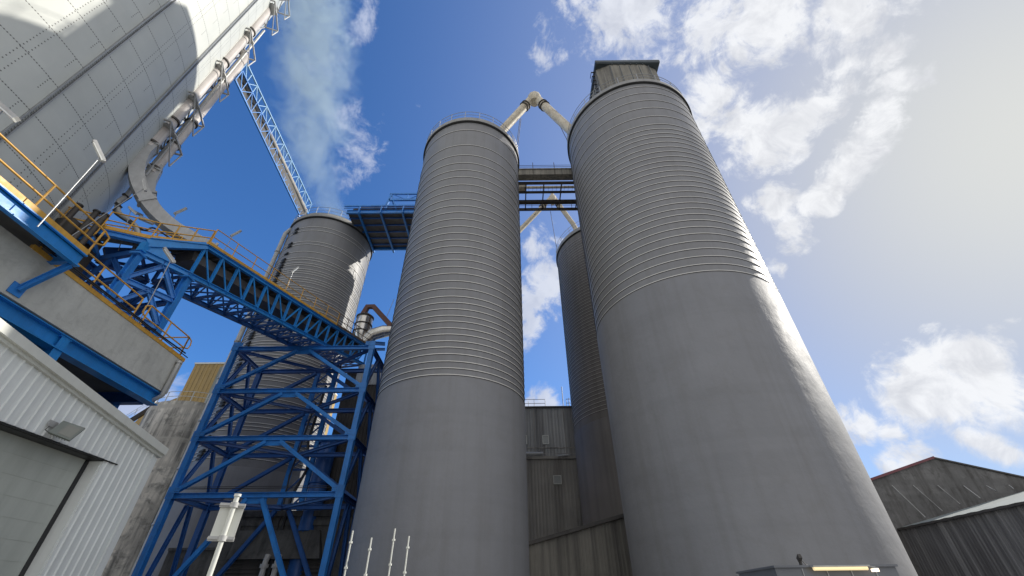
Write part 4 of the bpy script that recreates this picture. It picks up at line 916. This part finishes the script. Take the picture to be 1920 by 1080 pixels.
b = MB(); b.tube([c+Vector((.02,-.08,.12)), c+Vector((.08,-.1,.02)), c+Vector((.16,-.1,.0))], .01, 5); b.build('cable', 'black', t)

# ------------------------------------------------------------------ sign seen from behind, and steel rods
sy = 6.0; pb = at(424, 990, 7.0)
t = thing('road_sign', 'blank pale back of a narrow sign on a white pole', 'sign', (pb.x, pb.y, 0))
z0, z1 = at(412,1014,7.0).z, at(440,934,7.0).z
b = MB(); b.tube([(pb.x,pb.y,0),(pb.x,pb.y,z1+.02)], .030, 16); b.tube([(pb.x,pb.y,z1+.02),(pb.x,pb.y,z1+.05)], .042, 16); b.build('pole', 'trim', t)
u = Vector((.93, .37, 0)); nn = Vector((-.37, .93, 0)); c0 = Vector((pb.x, pb.y, 0)) + nn*.055
for s, w in ((-1, .155), (1, .115)):
    b = MB(); p = c0+u*(.0 if s > 0 else -w-.0); b.add([p+Vector((0,0,z0)), p+u*w+Vector((0,0,z0)), p+u*w+Vector((0,0,z1-.05)), p+Vector((0,0,z1-.05)), p+nn*.012+Vector((0,0,z0)), p+u*w+nn*.012+Vector((0,0,z0)), p+u*w+nn*.012+Vector((0,0,z1-.05)), p+nn*.012+Vector((0,0,z1-.05))], [(0,1,2,3),(7,6,5,4),(0,1,5,4),(1,2,6,5),(2,3,7,6),(3,0,4,7)]); b.build('sign_plate', 'trim', t)
for z in (z0+.025, z1-.08):
    b = MB(); b.bar(c0-u*.165-nn*.02+Vector((0,0,z)), c0+u*.125-nn*.02+Vector((0,0,z)), .03, .05); b.bar(c0-u*.165-nn*.045+Vector((0,0,z)), c0+u*.125-nn*.045+Vector((0,0,z)), .022, .016)
    b.build('clamp_rail', 'galv', t)
    b = MB(); b.tube([(pb.x,pb.y,z-.03),(pb.x,pb.y,z+.03)], .048, 16); b.build('clamp', 'galv', t)
i_ = 0
for px, py in ((662, 995), (697, 1008), (741, 991), (767, 1005)):
    c = at(px, py, 9.0); L_ = ('shortest hooked', 'second from the left', 'tallest', 'rightmost')[i_]
    t = thing('marker_rod', ('leftmost', 'second from left', 'third and tallest', 'rightmost')[i_]+' of four thin white steel rods with collars before the middle silo', 'rod', (c.x, c.y, 0), 'thin white rods'); i_ += 1
    b = MB(); b.tube([(c.x,c.y,0),(c.x,c.y,c.z)], .013, 8); b.build('shaft', 'trim', t)
    b = MB()
    for q in (.18, .55, 1.0): b.tube([(c.x,c.y,c.z-q-.015),(c.x,c.y,c.z-q+.015)], .03, 8)
    b.build('collar', 'trim', t)

# ------------------------------------------------------------------ steam plume (volume)
def plume():
    pts = [(at(628,430,70), 3.5), (at(610,370,71), 5.5), (at(592,300,73), 9), (at(590,210,77), 12.5), (at(590,100,84), 15), (at(585,-30,92), 17), (at(570,-170,100), 19)]
    m, nt, b0 = newmat('steam'); nt.nodes.remove(b0); out = nt.nodes['Material Output']
    pv = nt.nodes.new('ShaderNodeVolumePrincipled'); pv.inputs['Color'].default_value = (.62, .80, .95, 1); pv.inputs['Anisotropy'].default_value = .1
    tc = nt.nodes.new('ShaderNodeTexCoord').outputs['Object']
    g = nt.nodes.new('ShaderNodeNewGeometry').outputs['Position']
    n1 = noise(nt, g, .13, 7, .66, 1.2)
    # distance from the plume's axis, by segments
    dmin = None
    for (p, r1), (q, r2) in zip(pts[:-1], pts[1:]):
        d = q-p; L2 = d.length_squared
        sb = nt.nodes.new('ShaderNodeVectorMath'); sb.operation = 'SUBTRACT'; nt.links.new(g, sb.inputs[0]); sb.inputs[1].default_value = p
        dt = nt.nodes.new('ShaderNodeVectorMath'); dt.operation = 'DOT_PRODUCT'; nt.links.new(sb.outputs[0], dt.inputs[0]); dt.inputs[1].default_value = d/L2
        tcl = mth(nt, 'MAXIMUM', mth(nt, 'MINIMUM', dt.outputs['Value'], 1.), 0.)
        sc_ = nt.nodes.new('ShaderNodeVectorMath'); sc_.operation = 'SCALE'; sc_.inputs[0].default_value = d; nt.links.new(tcl, sc_.inputs['Scale'])
        s2 = nt.nodes.new('ShaderNodeVectorMath'); s2.operation = 'DISTANCE'; nt.links.new(sb.outputs[0], s2.inputs[0]); nt.links.new(sc_.outputs[0], s2.inputs[1])
        rr = mth(nt, 'MULTIPLY_ADD', tcl, r2-r1, r1)
        dn = mth(nt, 'DIVIDE', s2.outputs['Value'], rr)
        dmin = dn if dmin is None else mth(nt, 'MINIMUM', dmin, dn)
    e = mth(nt, 'ADD', maprange(nt, dmin, .15, 1.0, .62, 0.), mth(nt, 'MULTIPLY', mth(nt, 'SUBTRACT', n1, .5), 2.6))
    den = maprange(nt, e, .24, 1.1, 0., PLUME_D)
    den = mth(nt, 'MULTIPLY', den, maprange(nt, dmin, .8, 1.0, 1., 0.))
    nt.links.new(den, pv.inputs['Density']); nt.links.new(pv.outputs[0], out.inputs['Volume'])
    b = MB(); fine = [p for p, r in pts]; b.tube(fine, [r*1.05 for p, r in pts], 20); 
    o = b.build('steam_plume', m); tag(o, 'pale blue steam plume drifting up behind the rear silo', 'steam', kind='stuff'); return o
PLUME_D = .16
plume()

# ------------------------------------------------------------------ sky, clouds, sun
SUN_AZ, SUN_EL = R(67), R(32)
SD = Vector((math.sin(SUN_AZ)*math.cos(SUN_EL), math.cos(SUN_AZ)*math.cos(SUN_EL), math.sin(SUN_EL)))
w = bpy.data.worlds.new("World"); sc.world = w; w.use_nodes = True; nt = w.node_tree
bg = nt.nodes['Background']
sky = nt.nodes.new('ShaderNodeTexSky'); sky.sky_type = 'NISHITA'; sky.sun_disc = False
sky.sun_elevation = SUN_EL; sky.sun_rotation = SUN_AZ; sky.air_density = 1.0; sky.dust_density = 1.2; sky.ozone_density = 2.5; sky.altitude = 50
SKYS = .12
tc = nt.nodes.new('ShaderNodeTexCoord').outputs['Generated']
nz = nt.nodes.new('ShaderNodeVectorMath'); nz.operation = 'NORMALIZE'; nt.links.new(tc, nz.inputs[0]); D = nz.outputs[0]
# project directions on a cloud layer so that clouds foreshorten toward the horizon
sp_ = nt.nodes.new('ShaderNodeSeparateXYZ'); nt.links.new(D, sp_.inputs[0])
wn = nt.nodes.new('ShaderNodeTexNoise'); wn.inputs['Scale'].default_value = 5.; wn.inputs['Detail'].default_value = 3; nt.links.new(D, wn.inputs['Vector'])
ws_ = nt.nodes.new('ShaderNodeVectorMath'); ws_.operation = 'MULTIPLY_ADD'; nt.links.new(wn.outputs['Color'], ws_.inputs[0]); ws_.inputs[1].default_value = (.14,.14,.14)
sb_ = nt.nodes.new('ShaderNodeVectorMath'); sb_.operation = 'SUBTRACT'; nt.links.new(D, sb_.inputs[0]); sb_.inputs[1].default_value = (.07,.07,.07); nt.links.new(sb_.outputs[0], ws_.inputs[2]); DW = ws_.outputs[0]
CL = [  # px, py, radius px, weight
 (1190,20,120,.9),(1300,50,90,.8),(1440,10,120,1.),(1580,-10,110,1.),(1110,-20,80,.8),(1720,-10,80,.6),
 (1340,190,75,1.),(1400,235,90,1.),(1480,235,65,1.),(1440,260,60,.9),(1330,250,60,.9),
 (1540,180,75,.75),(1570,120,60,.7),(1500,140,50,.5),
 (1670,110,52,1.),(1690,180,55,1.),(1665,250,58,1.),(1620,310,55,1.),(1570,345,48,1.),(1530,365,35,.8),
 (1450,375,48,.9),(1490,420,52,1.),(1500,460,45,1.),(1450,505,28,.8),(1400,375,28,.7),
 (1740,730,80,1.1),(1800,760,95,1.1),(1860,700,65,1.),(1800,690,60,1.),(1635,785,55,1.),(1600,790,35,.9),(1700,800,50,.9),(1885,855,50,1.),(1700,868,40,1.),(1740,875,60,1.),(1900,780,60,.8),
 (1735,632,24,.55),(1750,622,18,.5),(1648,685,24,.5),(1868,632,20,.55),(1880,620,16,.5),(1900,608,18,.5),
 (1000,105,40,.55),(1040,60,60,.45),(1080,20,50,.6),(690,55,38,.6),(705,20,30,.6),(783,194,14,.42),(748,224,12,.4),(705,300,42,.62),
 (1010,540,55,.95),(1010,600,50,.95),(985,470,30,.6),(1000,640,40,.8),(1035,750,40,.9),(1010,750,34,.9),(1020,440,40,.5),(1060,470,40,.4),(1055,560,30,.3),
 (350,705,30,.9),(245,770,50,1.),(470,600,12,.2),(330,730,30,.9),
 (640,230,75,.55),(670,290,60,.55),(600,190,60,.5),(620,130,60,.42),(650,330,40,.4)]
fld = None
for px, py, rp, wt in CL:
    d = ray(px, py); r_ = rp/math.sqrt(F*F+(px-960)**2+(py-540)**2)*1.25
    ds = nt.nodes.new('ShaderNodeVectorMath'); ds.operation = 'DISTANCE'; nt.links.new(DW, ds.inputs[0]); ds.inputs[1].default_value = d
    v = maprange(nt, ds.outputs['Value'], 0, r_, wt, 0)
    fld = v if fld is None else mth(nt, 'MAXIMUM', fld, v)
n1 = noise(nt, D, 8.5, 12, .66, .5); n2 = noise(nt, D, 30., 8, .65, .8)
e = mth(nt, 'ADD', fld, mth(nt, 'MULTIPLY', mth(nt, 'SUBTRACT', n1, .5), 2.3)); e = mth(nt, 'ADD', e, mth(nt, 'MULTIPLY', mth(nt, 'SUBTRACT', n2, .5), .8))
e = mth(nt, 'MULTIPLY', e, maprange(nt, fld, .0, .18, 0, 1))
alpha = maprange(nt, e, .17, .72, 0, 1, True)
thick = maprange(nt, e, .8, 1.6, 0, 1, True)
# glow of the thin haze round the sun
sd_ = nt.nodes.new('ShaderNodeVectorMath'); sd_.operation = 'DOT_PRODUCT'; nt.links.new(D, sd_.inputs[0]); sd_.inputs[1].default_value = SD
dotp = mth(nt, 'MAXIMUM', sd_.outputs['Value'], 0.)
glow = mth(nt, 'ADD', mth(nt, 'MULTIPLY', mth(nt, 'POWER', dotp, 4.0), 1.7), mth(nt, 'MULTIPLY', mth(nt, 'POWER', dotp, 16.), 2.2))
skc = nt.nodes.new('ShaderNodeVectorMath'); skc.operation = 'SCALE'; nt.links.new(sky.outputs[0], skc.inputs[0]); skc.inputs['Scale'].default_value = 1.
tint = nt.nodes.new('ShaderNodeVectorMath'); tint.operation = 'MULTIPLY'; nt.links.new(skc.outputs[0], tint.inputs[0]); tint.inputs[1].default_value = (.50, .93, 1.42)
K_ = 1/SKYS
hz_ = mix(nt, mth(nt, 'POWER', dotp, 13.), tuple(v*K_ for v in (.30,.335,.48)), tuple(v*K_ for v in (.60,.605,.585)))
gl = mix(nt, mth(nt, 'SUBTRACT', 1., mth(nt, 'POWER', 2.718, mth(nt, 'MULTIPLY', glow, -1.25))), tint.outputs[0], hz_)
cw = mix(nt, thick, tuple(v*K_ for v in (.78,.79,.81)), tuple(v*K_ for v in (.64,.65,.67)))
n3 = noise(nt, D, 15., 8, .6, .6)
cw = mix(nt, maprange(nt, n3, .42, .66, 0, .75), cw, tuple(v*K_ for v in (.50,.515,.56)))
cc = mix(nt, maprange(nt, dotp, .35, .9), tuple(v*K_ for v in (.40,.46,.62)), cw)
fin = mix(nt, mth(nt, 'MULTIPLY', alpha, .93), gl, cc)
# unseen broken white cloud, added behind the camera as neutral fill light
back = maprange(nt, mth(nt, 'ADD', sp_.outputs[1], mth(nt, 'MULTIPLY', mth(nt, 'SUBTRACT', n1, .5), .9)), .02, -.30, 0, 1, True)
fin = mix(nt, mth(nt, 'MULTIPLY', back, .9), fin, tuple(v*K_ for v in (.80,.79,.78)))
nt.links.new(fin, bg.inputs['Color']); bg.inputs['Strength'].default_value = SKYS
ld_ = bpy.data.lights.new('sun', 'SUN'); ld_.energy = 4.1; ld_.angle = R(.5); ld_.color = (1., .95, .86)
so = bpy.data.objects.new('sun', ld_); COL.objects.link(so); so.rotation_euler = SD.to_track_quat('Z', 'Y').to_euler(); so.location = (0,0,80)

# ------------------------------------------------------------------ render
vs = sc.view_settings; vs.view_transform = 'Standard'; vs.look = 'None'; vs.exposure = 0.28; vs.gamma = 1
sc.cycles.use_denoising = True
sc.cycles.volume_step_rate = 2.0; sc.cycles.volume_max_steps = 128; sc.cycles.max_bounces = 6; sc.cycles.volume_bounces = 0
